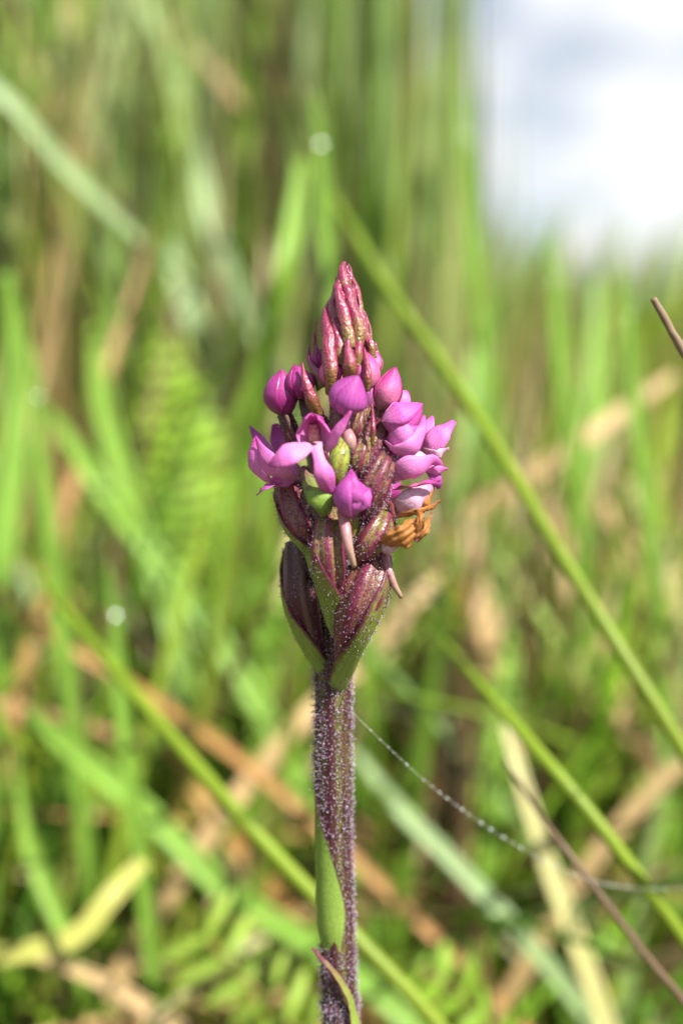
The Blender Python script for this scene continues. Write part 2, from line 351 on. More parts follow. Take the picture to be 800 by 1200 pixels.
def stem_mat():
    m, t, o, N = nodes('stem'); L = t.links.new
    at_s = N('ShaderNodeAttribute', attribute_name='s'); tex = N('ShaderNodeTexCoord')
    mpp = N('ShaderNodeMapping'); mpp.inputs['Scale'].default_value = (900, 900, 60); L(tex.outputs['Object'], mpp.inputs['Vector'])
    n = N('ShaderNodeTexNoise'); n.inputs['Scale'].default_value = 1; n.inputs['Detail'].default_value = 4; L(mpp.outputs[0], n.inputs['Vector'])
    ad = N('ShaderNodeMath', operation='MULTIPLY_ADD'); ad.inputs[1].default_value = 0.45; L(at_s.outputs['Fac'], ad.inputs[0]); L(n.outputs['Fac'], ad.inputs[2])
    c = ramp(t, [(0.40, (0.11, 0.125, 0.02)), (0.66, (0.11, 0.10, 0.022)), (0.85, (0.07, 0.035, 0.02)), (1.05, (0.055, 0.014, 0.018))], ad.outputs[0])
    n2 = N('ShaderNodeTexNoise'); n2.inputs['Scale'].default_value = 1600; n2.inputs['Detail'].default_value = 3; L(tex.outputs['Object'], n2.inputs['Vector'])
    r2 = ramp(t, [(0.52, (0, 0, 0)), (0.70, (1, 1, 1))], n2.outputs['Fac'])
    x = N('ShaderNodeMix', data_type='RGBA'); L(r2.outputs[0], x.inputs['Factor']); L(c.outputs[0], x.inputs['A']); x.inputs['B'].default_value = (0.065, 0.014, 0.024, 1)
    p = N('ShaderNodeBsdfPrincipled'); L(x.outputs['Result'], p.inputs['Base Color']); p.inputs['Roughness'].default_value = 0.45
    bp = N('ShaderNodeBump'); bp.inputs['Strength'].default_value = 0.5; bp.inputs['Distance'].default_value = 0.0001; L(n2.outputs['Fac'], bp.inputs['Height']); L(bp.outputs[0], p.inputs['Normal'])
    L(p.outputs[0], o.inputs[0])
stem_mat()

def hair_mat():
    m, t, o, N = nodes('hair'); L = t.links.new
    a = N('ShaderNodeAttribute', attribute_name='t'); s = N('ShaderNodeAttribute', attribute_name='s')
    shaft = ramp(t, [(0.0, (0.10, 0.02, 0.05)), (0.3, (0.22, 0.07, 0.18)), (0.5, (0.42, 0.25, 0.40)), (1.0, (0.6, 0.5, 0.6))], a.outputs['Fac'])
    drop = ramp(t, [(0.0, (0.35, 0.10, 0.30)), (0.35, (0.75, 0.66, 0.80)), (1.0, (0.92, 0.92, 0.94))], s.outputs['Fac'])
    mr = N('ShaderNodeMapRange'); mr.inputs[1].default_value = 0.5; mr.inputs[2].default_value = 0.8; L(a.outputs['Fac'], mr.inputs[0])
    x = N('ShaderNodeMix', data_type='RGBA'); L(mr.outputs[0], x.inputs['Factor']); L(shaft.outputs[0], x.inputs['A']); L(drop.outputs[0], x.inputs['B'])
    p = N('ShaderNodeBsdfPrincipled'); L(x.outputs['Result'], p.inputs['Base Color']); p.inputs['Roughness'].default_value = 0.25; p.inputs['Specular IOR Level'].default_value = 0.6
    tr = N('ShaderNodeBsdfTranslucent'); L(x.outputs['Result'], tr.inputs['Color'])
    ms = N('ShaderNodeMixShader'); ms.inputs[0].default_value = 0.3; L(p.outputs[0], ms.inputs[1]); L(tr.outputs[0], ms.inputs[2]); L(ms.outputs[0], o.inputs[0])
hair_mat()

def grass_mat(name, base=None, rough=0.40, trans=0.22, stripe=0.0):
    m, t, o, N = nodes(name); L = t.links.new
    tex = N('ShaderNodeTexCoord')
    n = N('ShaderNodeTexNoise'); n.inputs['Scale'].default_value = 60; n.inputs['Detail'].default_value = 4; L(tex.outputs['Object'], n.inputs['Vector'])
    if base is None:
        a = N('ShaderNodeAttribute', attribute_name='col'); src = a.outputs['Color']
    else:
        a = N('ShaderNodeAttribute', attribute_name='t')
        w = N('ShaderNodeMath', operation='MULTIPLY_ADD'); w.inputs[1].default_value = 0.25; L(n.outputs['Fac'], w.inputs[0]); L(a.outputs['Fac'], w.inputs[2])
        src = ramp(t, base, w.outputs[0]).outputs[0]
    v = N('ShaderNodeMath', operation='MULTIPLY_ADD'); v.inputs[1].default_value = 0.7; v.inputs[2].default_value = 0.65; L(n.outputs['Fac'], v.inputs[0])
    hs = N('ShaderNodeHueSaturation'); L(v.outputs[0], hs.inputs['Value']); L(src, hs.inputs['Color'])
    p = N('ShaderNodeBsdfPrincipled'); L(hs.outputs[0], p.inputs['Base Color']); p.inputs['Roughness'].default_value = rough; p.inputs['Specular IOR Level'].default_value = 0.22
    if trans:
        tr = N('ShaderNodeBsdfTranslucent'); L(hs.outputs[0], tr.inputs['Color'])
        ms = N('ShaderNodeMixShader'); ms.inputs[0].default_value = trans; L(p.outputs[0], ms.inputs[1]); L(tr.outputs[0], ms.inputs[2]); L(ms.outputs[0], o.inputs[0])
    else: L(p.outputs[0], o.inputs[0])
    return m
grass_mat('meadow_grass')
def two(name, c0, c1, **k): return grass_mat(name, [(0.12, c0), (1.05 if False else 1.0, c1)], **k)
two('blade_green', (0.16, 0.30, 0.035), (0.20, 0.36, 0.05))
two('blade_vivid', (0.14, 0.27, 0.025), (0.18, 0.32, 0.035))
two('blade_pale', (0.24, 0.36, 0.14), (0.34, 0.46, 0.22))
two('blade_yellow', (0.34, 0.38, 0.06), (0.40, 0.40, 0.10))
two('blade_cream', (0.42, 0.42, 0.14), (0.55, 0.52, 0.24))
two('blade_tan', (0.42, 0.28, 0.12), (0.50, 0.36, 0.18))
two('blade_orange', (0.36, 0.18, 0.05), (0.44, 0.24, 0.08))
grass_mat('stalk_green', [(0.12, (0.16, 0.25, 0.015)), (0.8, (0.17, 0.23, 0.02)), (1.08, (0.24, 0.18, 0.06))], trans=0.1)
two('stalk_brown', (0.12, 0.08, 0.05), (0.15, 0.10, 0.06), trans=0.0)
two('twig_grey', (0.24, 0.17, 0.11), (0.34, 0.27, 0.20), trans=0.0, rough=0.7)
two('fern_green', (0.22, 0.34, 0.04), (0.28, 0.40, 0.06))
two('fern_vivid', (0.20, 0.36, 0.03), (0.26, 0.42, 0.04))

def soil_mat():
    m, t, o, N = nodes('soil'); L = t.links.new
    tex = N('ShaderNodeTexCoord'); n = N('ShaderNodeTexNoise'); n.inputs['Scale'].default_value = 9; n.inputs['Detail'].default_value = 8; L(tex.outputs['Object'], n.inputs['Vector'])
    c = ramp(t, [(0.3, (0.05, 0.03, 0.015)), (0.5, (0.09, 0.075, 0.03)), (0.62, (0.08, 0.11, 0.03)), (0.75, (0.14, 0.11, 0.05))], n.outputs['Fac'])
    p = N('ShaderNodeBsdfPrincipled'); L(c.outputs[0], p.inputs['Base Color']); p.inputs['Roughness'].default_value = 0.9
    bp = N('ShaderNodeBump'); bp.inputs['Strength'].default_value = 0.6; bp.inputs['Distance'].default_value = 0.01; L(n.outputs['Fac'], bp.inputs['Height']); L(bp.outputs[0], p.inputs['Normal'])
    L(p.outputs[0], o.inputs[0])
soil_mat()
def water_mat():
    m, t, o, N = nodes('dew'); p = N('ShaderNodeBsdfPrincipled'); p.inputs['Base Color'].default_value = (0.9, 0.95, 0.95, 1); p.inputs['Roughness'].default_value = 0.15
    p.inputs['IOR'].default_value = 1.33; p.inputs['Transmission Weight'].default_value = 0.6; p.inputs['Specular IOR Level'].default_value = 0.9; t.links.new(p.outputs[0], o.inputs[0])
    m, t, o, N = nodes('silk'); p = N('ShaderNodeBsdfPrincipled'); p.inputs['Base Color'].default_value = (0.75, 0.75, 0.72, 1); p.inputs['Roughness'].default_value = 0.25; t.links.new(p.outputs[0], o.inputs[0])
water_mat()

# ------------------------------------------------------------------ ground
def sstep(a, b, x):
    u = np.clip((x - a) / (b - a), 0, 1); return u * u * (3 - 2 * u)
def ground_z(x, y):
    x = np.asarray(x, float); y = np.asarray(y, float)
    bank = 0.15 * sstep(0.25, 1.5, y) * (1 - 0.45 * sstep(-0.1, 0.6, x)) + 0.10 * sstep(0.2, 1.6, -x) * sstep(0.0, 1.0, y)
    return bank + 0.006 * (np.sin(x * 31 + 1.3) * np.sin(y * 27) + np.sin(x * 73 + y * 57))
gx = np.sinh(np.linspace(-1, 1, 121) * 7.5) / np.sinh(7.5) * 400
gX, gY = np.meshgrid(gx, gx + 0.3, indexing='ij')
gv = np.stack([gX, gY, ground_z(gX, gY)], -1).reshape(-1, 3)
gf = [(i * 121 + j, (i + 1) * 121 + j, (i + 1) * 121 + j + 1, i * 121 + j + 1) for i in range(120) for j in range(120)]
g = mesh('ground', gv, gf, M['soil']); g['kind'] = 'structure'; g['label'] = 'brown soil under the meadow grass'

# ------------------------------------------------------------------ the orchid
orchid = empty('orchid')
orchid_base = at(400, 1200, 0)
orchid.location = (0, 0, 0)
tag(orchid, 'purple-pink orchid flower spike on a hairy wine-red stem, in sharp focus', 'orchid')

# stem, continuing down to the soil below the frame
sb = at(401, 1230, 0)
stem_pts = [('w', np.array([0.006, 0.004, -0.01])), ('w', np.array([0.0035, 0.002, 0.07]))] + [(400, 1230, 0), (399, 1180, 0), (395, 1110, 0), (391.5, 1000, 0), (390, 900, 0), (390, 800, 0), (392, 740, 0), (397, 650, 0), (402, 550, 0), (405, 450, 0), (405, 380, 0), (404, 330, 0)]
def pos_any(p): return p[1] if isinstance(p[0], str) else V(p)
stem = body('stem', stem_pts, [23, 22, 19.5, 19, 19, 19.5, 20, 19.5, 20, 19, 18, 16, 8, 3], M['stem'], orchid, n=110, seg=42, ribs=5, amp=0.085, rot=0.20, pos=pos_any, soft=True)
zlo = at(400, 1225)[2]; zhi = at(400, 700)[2]
SH1 = [(1108, 394, -150, 22), (1085, 393, -135, 31), (1055, 392.5, -125, 36), (1020, 392, -118, 14), (985, 391, -112, -12), (955, 390.5, -104, -42), (930, 390, -96, -66), (912, 390, -90, -82)]
def stem_mask(c, n):
    zz = np.array([at(r_[1], r_[0], 0)[2] for r_ in SH1]); xx = np.array([at(r_[1], r_[0], 0)[0] for r_ in SH1])
    ang = np.degrees(np.arctan2(c[:, 0] - np.interp(c[:, 2], zz, xx), -c[:, 1]))
    under = (c[:, 2] > zz[0]) & (c[:, 2] < zz[-1]) & (ang > np.interp(c[:, 2], zz, [r_[2] for r_ in SH1])) & (ang < np.interp(c[:, 2], zz, [r_[3] for r_ in SH1]))
    return ((c[:, 2] > zlo) & (c[:, 2] < zhi) & ~under) * np.where(n[:, 1] > 0.3, 0.4, 1.0)
hairs(stem, 6600, 0.68, seed=3, tip=0.24, mask=stem_mask)

def sheath(name, rows, mat, cx_r, gap=0.18):
    """a clasping leaf on the stem: rows of (py, centre px, angle of one margin, angle of the other) in degrees, 0 facing the camera, + to +x; base row first"""
    n, m = 40, 14
    rw = curve(rows, n); G = np.empty((n, m + 1, 3)); s = np.linspace(-1, 1, m + 1)
    rr = curve(cx_r, n)[:, 0]
    for i in range(n):
        py, cx, a0, a1 = rw[i]
        a = np.radians(a0 + (a1 - a0) * (s + 1) / 2)
        G[i] = at(cx, py, 0) + (rr[i] * PX) * (np.sin(a)[:, None] * np.array([1, 0, 0]) - np.cos(a)[:, None] * np.array([0, 1, 0]))
    flat = G.reshape(-1, 3); flat = flat + np.stack([smooth_noise(flat, 500, 40 + k) for k in range(3)], 1) * 0.00006
    G = flat.reshape(n, m + 1, 3)
    ax = np.stack([at(r_[1], r_[0], 0) for r_ in rw])[:, None]
    A = flat; Bk = (ax + (G - ax) * np.where(np.linalg.norm(G - ax, axis=2, keepdims=True) > 0, 1 - gap / np.maximum(rr[:, None, None] * 0.1, .1), 1)).reshape(-1, 3)
    k = n * (m + 1); F = []; ix = lambda i, j: i * (m + 1) + j
    for i in range(n - 1):
        for j in range(m):
            F.append((ix(i, j), ix(i, j + 1), ix(i + 1, j + 1), ix(i + 1, j))); F.append(tuple(q + k for q in (ix(i, j), ix(i + 1, j), ix(i + 1, j + 1), ix(i, j + 1))))
        for j in (0, m):
            a, b = ix(i, j), ix(i + 1, j); F.append((a, b, b + k, a + k))
    for i in (0, n - 1):
        for j in range(m):
            a, b = ix(i, j), ix(i, j + 1); F.append((a, b, b + k, a + k))
    t = np.tile(np.repeat(np.linspace(0, 1, n), m + 1), 2); S = np.tile(np.tile(s, n), 2)
    return mesh(name, np.vstack([A, Bk]), F, mat, orchid, {'t': t, 's': S})
sh1 = sheath('sheath_leaf', SH1,
             M['sheath_green'], [18.6, 22.6, 23.4, 23, 22.4, 22, 22.5, 23.5])
sh1['label'] = 'green clasping leaf with purple margin and narrow tip'
sh2 = petal('sheath_leaf', [(430, 1420, 0), (424, 1300, 1), (417, 1210, 2.0), (408, 1170, 2.7), (395, 1144, 3.0), (380, 1127, 3.0), (366, 1111, 3.2)], [46, 34, 17, 10, 8, 6, 3], (.5, .45, .8), 0.9, M['bract_green'], orchid, th=0.35, n=40, m=8, seed=77)
sh2['label'] = 'lower clasping leaf with curled purple tip'

WINE_CUP = 1.3
# --- narrow wine-red bracts of the unopened tip: (points, widths)
tipbr = [
    ([(406, 352, 3), (403, 330, 3), (401, 316, 2.6), (404, 306, 1.5)], [10, 12, 9, 3], (0, 0, -1)),
    ([(411, 345, 1.5), (413, 328, 1.5), (413, 318, 1.2), (409, 310, .8)], [8, 7, 4, 2], (-1, 0, -.3)),
    ([(410, 408, 6.2), (407, 385, 6), (401, 360, 5), (396, 343, 4), (393, 333, 3)], [13, 14, 12, 8, 2], (0, 0, -1)),
    ([(420, 410, 5.4), (420, 384, 5.2), (413, 358, 4.2), (406, 338, 3.4), (402, 325, 2.6)], [13, 14, 12, 8, 2], (-.2, 0, -1)),
    ([(421, 372, 3), (423, 358, 2.5), (420, 341, 2), (415, 330, 1.6), (411, 324, 1)], [9, 8, 7, 5, 2], (-1, 0, -.6)),
    ([(435, 402, 2.4), (434, 386, 2.2), (430, 372, 2), (424, 361, 2)], [5, 4.5, 4, 2], (-1, 0, -.4)),
    ([(386, 462, 6), (388, 438, 7.2), (385, 412, 6.4), (383, 388, 5), (381, 361, 3)], [12, 16, 15, 12, 2], (.15, 0, -1)),
    ([(374, 432, 1), (369, 415, 1), (368, 395, 1), (371, 373, 1)], [10, 8, 5, 2], (.8, 0, -.7)),
    ([(409, 446, 7), (410, 428, 8), (408, 412, 7.4), (408, 398, 6.6)], [14, 15, 10, 4], (0, 0, -1)),
    ([(430, 458, 7), (431, 440, 7.6), (428, 420, 6.6), (425, 408, 5.6)], [6, 7, 6, 2], (0, 0, -1)),
    ([(438, 420, 3.6), (435, 404, 3.8), (431, 392, 3.4), (427, 382, 3)], [10, 9, 7, 2], (-.3, 0, -1)),
    ([(443, 432, .5), (442, 418, .4), (440, 402, .2)], [8, 6, 2], (-.6, 0, -1)),
    ([(373, 487, 5), (365, 468, 6.2), (357, 448, 6), (353, 424, 5)], [11, 13, 9, 2], (.2, 0, -1)),
    ([(392, 395, 3.6), (391, 375, 3.3), (389, 358, 2.6), (392, 338, 1.8)], [13, 13, 10, 3], (.4, 0, -1)),
    ([(377, 455, 3.4), (371, 440, 3), (362, 425, 2), (361, 405, 1.2)], [13, 11, 7, 2], (.4, 0, -1)),
    ([(437, 522, 9.5), (437, 505, 10), (436, 490, 9.6), (434, 473, 9)], [4, 5, 4, 2], (0, 0, -1)),
    ([(400, 372, 4.6), (398, 352, 4.2), (396, 338, 3.4), (399, 322, 2.4)], [11, 11, 8, 2], (.2, 0, -1)),
    ([(414, 388, 4.8), (416, 366, 4.2), (412, 346, 3.4), (409, 330, 2.4)], [11, 11, 8, 2], (-.2, 0, -1)),
    ([(381, 410, 3.4), (380, 390, 3), (380, 372, 2.4), (386, 350, 1.6)], [14, 14, 10, 2], (.4, 0, -1)),
    ([(398, 428, 6), (397, 408, 6), (394, 388, 5.2), (390, 370, 4)], [12, 13, 10, 2], (.2, 0, -1)),
    ([(428, 405, 3.4), (427, 386, 3.4), (424, 368, 2.8), (418, 350, 2)], [12, 12, 9, 2], (-.4, 0, -1)),
    ([(419, 434, 6.4), (421, 414, 6.2), (422, 396, 5.2), (421, 380, 4.4)], [9, 10, 7, 2], (-.2, 0, -1)),
    ([(398, 372, 1), (396, 350, .5), (398, 330, 0), (402, 314, .2)], [16, 14, 9, 3], (0, 0, -1)),
    ([(411, 372, 0), (412, 350, 0), (409, 330, 0), (406, 312, 0)], [16, 14, 9, 3], (0, 0, -1)),
]
for k, (p, w, nn) in enumerate(tipbr):
    b = petal('bract', p, [q * 1.04 for q in w], nn, 1.8, M['bract_wine'], orchid, th=0.3, n=22, m=8, keel=0.10, ripple=0.8, seed=k * 3)
# small buds tucked behind them
smallbuds = [((396, 402, 3.5), (392, 372, 2.6), 8, 'bract_bud'), ((418, 402, 3.6), (415, 376, 2.6), 8, 'bract_bud'), ((408, 440, 5.4), (408, 396, 4.6), 12, 'bud_pink'),
             ((388, 456, 5.2), (389, 416, 4.4), 14.5, 'bud_pink'), ((427, 460, 5.4), (427, 411, 4.4), 16.5, 'bud_pink'), ((430, 420, 2.4), (429, 390, 2.2), 8, 'bud_pink'),
             ((417, 395, 3.6), (417, 381, 3.6), 5, 'bud_pink'), ((440, 440, 1.4), (439, 410, 1), 9, 'bud_pink'), ((372, 440, 1), (371, 405, .5), 8, 'bud_purple'), ((404, 360, 0), (404, 318, 0), 8, 'bract_bud')]
leaf_mat('bract_bud', [(0.0, (0.18, 0.17, 0.03)), (0.5, (0.22, 0.16, 0.04)), (1.0, (0.24, 0.05, 0.06))], rough=0.35, trans=0.1, coat=0.4, bump=0.5)
for k, (b, t_, r_, mt) in enumerate(smallbuds):
    bud('bud', b, t_, r_, 0.4 + k * 1.1, M[mt], orchid, seed=k * 11)
# larger closed buds, with the ovary each sits on
bigbuds = [((336, 489, 2), (330, 433, 2.5), 18.5, 0.7, 'bud_purple', (-4, 0)), ((356, 468, 3), (345, 427, 3.5), 16, 2.3, 'bud_purple', (0, 0)),
           ((401, 484, 9), (419, 440, 11), 20, 0.1, 'petal_violet', (-2, 2)), ((443, 481, 5), (463, 430, 4.5), 15.5, 1.9, 'bud_pink', (2, 2)),
           ((447, 494, 7), (495, 474, 6), 18, 1.1, 'petal_magenta', (0, 6)), ((462, 480, 2), (478, 458, 1), 11, 0.3, 'petal_pink', (0, 0))]
for k, (b, t_, r_, ro, mt, bd) in enumerate(bigbuds):
    bud('bud', b, t_, r_, ro, M[mt], orchid, bend=bd, seed=100 + k * 11, open_=0.0)

def ovary(pts, radii, mat, ribs=6, amp=0.22, rot=0.2, nh=260, hl=0.55, seed=0, name='ovary'):
    o = body(name, pts, radii, M[mat], orchid, n=24, seg=48, ribs=ribs, amp=amp, rot=rot, lump=0.5, seed=seed)
    if nh: hairs(o, int(nh * 1.5), hl, seed=seed + 50, tip=0.18)
    return o
# stalk-like ovaries under buds and flowers
ovary([(333, 484, 2), (341, 505, 2), (352, 535, 2)], [8, 9, 9], 'ovary_shaded', nh=60, seed=1)
ovary([(356, 466, 2), (364, 490, 3), (376, 520, 3)], [7, 9, 9], 'ovary_shaded', nh=60, seed=2)
ovary([(398, 482, 6), (396, 505, 6), (396, 530, 5)], [8, 10, 9], 'ovary_wine', nh=60, seed=3)
ovary([(445, 478, 4), (436, 505, 4), (428, 530, 4)], [8, 10, 9], 'ovary_wine', nh=60, seed=4)
ovary([(454, 498, 5), (440, 525, 6), (426, 560, 6)], [6, 12, 11], 'ovary_wine', nh=90, seed=5)
ovary([(424, 478, 7), (419, 500, 8), (413, 520, 7.5)], [5, 8, 6], 'ovary_olive', nh=50, seed=6)
ovary([(428, 512, 8), (421, 540, 8.5), (416, 565, 7)], [7, 12, 10], 'ovary_olive', nh=140, seed=7)
ovary([(405, 500, 8.6), (409, 516, 9.4), (411, 532, 8.6)], [4, 7.5, 4], 'spur_pale', ribs=0, amp=0, nh=0, seed=8, name='spur')
ovary([(456, 531, 7), (446, 552, 9), (434, 580, 9), (421, 612, 7)], [8, 14, 16, 9], 'ovary_wine', nh=420, seed=9, rot=0.1)
ovary([(402, 512, 8.5), (398, 535, 10), (394, 558, 9.6), (391, 578, 8)], [5, 11, 10, 5], 'capsule_green', ribs=3, amp=0.1, nh=110, seed=10)
ovary([(337, 560, 3), (341, 585, 5), (352, 615, 6), (366, 645, 5)], [10, 17, 18, 9], 'ovary_wine', nh=300, seed=11, rot=0.45)
ovary([(386, 598, 7), (384, 630, 9), (386, 665, 9), (391, 715, 6)], [10, 17, 18, 9], 'ovary_olive', nh=330, seed=12, rot=0.0)
ovary([(452, 600, 6), (442, 622, 8), (429, 642, 8), (414, 662, 6)], [10, 16, 15, 7], 'ovary_olive', nh=260, seed=13, rot=0.3)
ovary([(346, 638, 0), (350, 670, 2), (354, 710, 3), (372, 770, 1)], [12, 19, 20, 9], 'ovary_shaded', nh=200, seed=14)
ovary([(446, 643, 4), (433, 680, 7.5), (417, 725, 7.5), (401, 778, 3.5)], [9, 23, 22, 9], 'ovary_wine', nh=620, seed=15, rot=0.62, hl=0.55)
ovary([(412, 572, 7), (413, 598, 8), (409, 640, 7)], [8, 11, 8], 'capsule_green', ribs=3, amp=0.1, nh=80, seed=16)
# bracts subtending them
B = []
B.append(petal('bract', [(382, 608, 8.6), (377, 592, 10.8), (367, 572, 10.2), (353, 548, 8)], [8, 27, 26, 5], (.1, 0, -1), 1.7, M['sheath_green'], orchid, th=0.3, seed=1))
def hug(pts, radii, ma, mb, gap=1.5, seed=0, n=28, m=14):
    """bract wrapped round an ovary: points and radii from base to tip, the two margins as angles (0 = camera side, + towards +x)"""
    C = curve([V(p) for p in pts], n); r = (curve(radii, n)[:, 0] + gap) * PX
    T = unit(np.gradient(C, axis=0)); N = np.tile(vec(0, 0, 1), (n, 1)); N = unit(N - T * (N * T).sum(1, keepdims=True)); Bv = np.cross(T, N)
    a0, a1 = np.radians(lin(ma, n)), np.radians(lin(mb, n)); sv = np.linspace(-1, 1, m + 1)
    A = a0[:, None] + (a1 - a0)[:, None] * (sv + 1)[None] / 2
    lift = 1 + 0.05 * np.abs(sv)[None, :, None] ** 3
    dirv = Bv[:, None] * np.sin(A)[..., None] + N[:, None] * np.cos(A)[..., None]
    G = C[:, None] + dirv * r[:, None, None] * lift
    fl = G.reshape(-1, 3); fl = fl + np.stack([smooth_noise(fl, 600, seed + k) for k in range(3)], 1) * 0.00008
    Bk = (fl.reshape(n, m + 1, 3) - dirv * 0.00022).reshape(-1, 3)
    k = n * (m + 1); F = []; ix = lambda i, j: i * (m + 1) + j
    for i in range(n - 1):
        for j in range(m):
            F.append((ix(i, j), ix(i, j + 1), ix(i + 1, j + 1), ix(i + 1, j))); F.append(tuple(q + k for q in (ix(i, j), ix(i + 1, j), ix(i + 1, j + 1), ix(i, j + 1))))
        F.append((ix(i, 0), ix(i + 1, 0), ix(i + 1, 0) + k, ix(i, 0) + k)); F.append((ix(i + 1, m), ix(i, m), ix(i, m) + k, ix(i + 1, m) + k))
    for i in (0, n - 1):
        for j in range(m): F.append((ix(i, j), ix(i, j + 1), ix(i, j + 1) + k, ix(i, j) + k))
    return mesh('bract', np.vstack([fl, Bk]), F, M['bract_green'], orchid, {'t': np.tile(np.repeat(np.linspace(0, 1, n), m + 1), 2), 's': np.tile(np.tile(sv, n), 2)})
B.append(hug([(374, 680, 4), (366, 645, 5), (352, 615, 6), (341, 585, 5), (335, 600 - 35, 2)], [6, 10, 18, 17, 14], [-170, -160, -150, -130, -100], [70, 25, -40, -70, -96], seed=2))
B.append(hug([(396, 742, 4), (391, 715, 6), (386, 665, 9), (384, 630, 9)], [8, 12, 18.5, 18], [-170, -160, -140, -92], [110, 88, -5, -80], seed=3))
B.append(hug([(388, 800, -1), (372, 768, 1), (354, 710, 3), (350, 670, 2), (346, 640, 0)], [6, 12, 20.5, 19.5, 14], [-190, -180, -165, -160, -110], [80, 48, -36, -78, -104], seed=4))
B.append(hug([(394, 812, -1), (401, 780, 3.2), (417, 725, 7.5), (433, 680, 7.5), (446, 643, 4)], [10, 14, 22.5, 23.5, 11], [-85, -52, 6, 28, 32], [220, 200, 170, 140, 34], seed=5))
B.append(petal('bract', [(416, 664, 5.5), (440, 650, 7.5), (460, 622, 7), (460, 596, 7.5), (441, 581, 9.5)], [10, 15, 12, 7, 2], (-.7, .7, -.2), 1.3, M['bract_edge_red'], orchid, th=0.3, n=24, seed=6))
for k, b in enumerate(B): hairs(b, 150, 0.4, seed=200 + k, tip=0.12)

# --- flowers
def flower(label):
    f = empty('flower', orchid); f['label'] = label; return f
PK, VI, PA, WI = M['petal_pink'], M['petal_violet'], M['petal_pale'], M['withered']
# the open flower looking at us
f = flower('open pink flower with three spreading petals and a hood')
petal('sepal', [(368, 529, 7.5), (368, 512, 6.6), (367, 498, 7.4), (366, 487, 11)], [14, 30, 34, 20], (0, 0, 1), 1.6, PK, f, seed=21)
petal('petal', [(362, 529, 9.4), (354, 515, 9.8), (353, 500, 10.4), (361, 487, 12.2)], [7, 17, 20, 10], (.75, 0, .7), 1.3, PK, f, seed=22)
petal('petal', [(376, 527, 9.4), (382, 512, 9.8), (381, 499, 10.4), (371, 487, 12)], [7, 16, 18, 10], (-.75, 0, .7), 1.3, PK, f, seed=23)
petal('sepal', [(364, 521, 10.4), (350, 525, 12.4), (333, 534, 13), (314, 546, 12)], [9, 23, 24, 4], (.1, -.6, -1), 0.7, PK, f, seed=24, keel=0.03)
petal('sepal', [(380, 526, 10), (389, 515, 11), (399, 501, 12), (410, 482, 12.4)], [9, 15, 11, 2.5], (.5, -.3, -1), 0.9, PK, f, seed=25, keel=0.04)
petal('lip', [(370, 517, 10.6), (373, 536, 12), (380, 557, 12.2), (389, 580, 10.4)], [12, 13, 23, 12], (0, -.2, -1), 1.0, PK, f, seed=26, keel=0.05)
body('column', [(368, 529, 9.6), (368, 513, 9.6), (367, 497, 10)], [6, 8, 6], M['column_brown'], f, lump=1.5, seed=3)
body('mouth_shade', [(364, 519, 10.4), (369, 521, 10.8), (376, 523, 10.4)], [1, 2.2, 1], M['ovary_shaded'], f, seed=4, n=8, seg=10)  # dark sliver standing in for the shade inside the hood's opening
# the one turned away on its side
f = flower('pink flower turned sideways with folded sepals')
petal('sepal', [(322, 569, 3), (304, 558, 6), (296, 536, 6.4), (299, 512, 5.6)], [10, 27, 26, 5], (.7, .1, -.8), 1.5, PK, f, seed=31)
petal('sepal', [(346, 566, 4), (328, 556, 7.6), (312, 540, 8), (299, 512, 6.4)], [14, 30, 24, 2.5], (.3, .5, -.9), 1.0, PK, f, seed=32, keel=0.03)
petal('petal', [(346, 542, 3.2), (336, 556, 5.6), (318, 567, 5.6)], [14, 26, 10], (-.2, -.3, -1), 0.8, PK, f, seed=33)
petal('petal', [(316, 532, 0), (304, 515, -1), (292, 499, -1.5)], [13, 14, 2], (0, 0, 1), 0.6, VI, f, seed=34)
petal('petal', [(328, 534, 0), (327, 514, 0), (323, 497, 0)], [15, 21, 9], (0, 0, 1), 0.8, VI, f, seed=35)
petal('lip', [(332, 566, 5), (318, 569, 7), (308, 573, 7.4), (301, 578, 7)], [8, 10, 9, 5], (0, 1, .4), 0.9, VI, f, seed=36, ripple=1.5)
# violet hooded flower lower down with its spur
f = flower('violet half-closed hooded flower with a pale hanging spur')
petal('sepal', [(409, 607, 9.6), (396, 594, 12.4), (399, 572, 13), (411, 551, 11.6)], [14, 27, 22, 4], (.7, 0, -.8), 1.7, VI, f, seed=41)
petal('sepal', [(409, 606, 10), (424, 596, 12), (429, 583, 12), (418, 566, 12.4)], [14, 26, 20, 7], (-.7, .1, -.8), 1.5, VI, f, seed=42)
petal('petal', [(410, 606, 10), (412, 588, 12.6), (413, 568, 13), (412, 552, 12)], [16, 26, 18, 4], (0, 0, -1), 1.2, VI, f, seed=43)
petal('petal', [(414, 598, 11), (424, 590, 12.4), (431, 580, 12.4), (433, 572, 11.6)], [10, 14, 11, 3], (-.3, -.6, -1), 0.8, VI, f, seed=44)
body('spur', [(402, 600, 9.6), (405, 622, 11.4), (409, 643, 11.8), (415, 664, 11)], [7, 6.0, 4.6, 2.8], M['spur_pale'], f, seed=45)
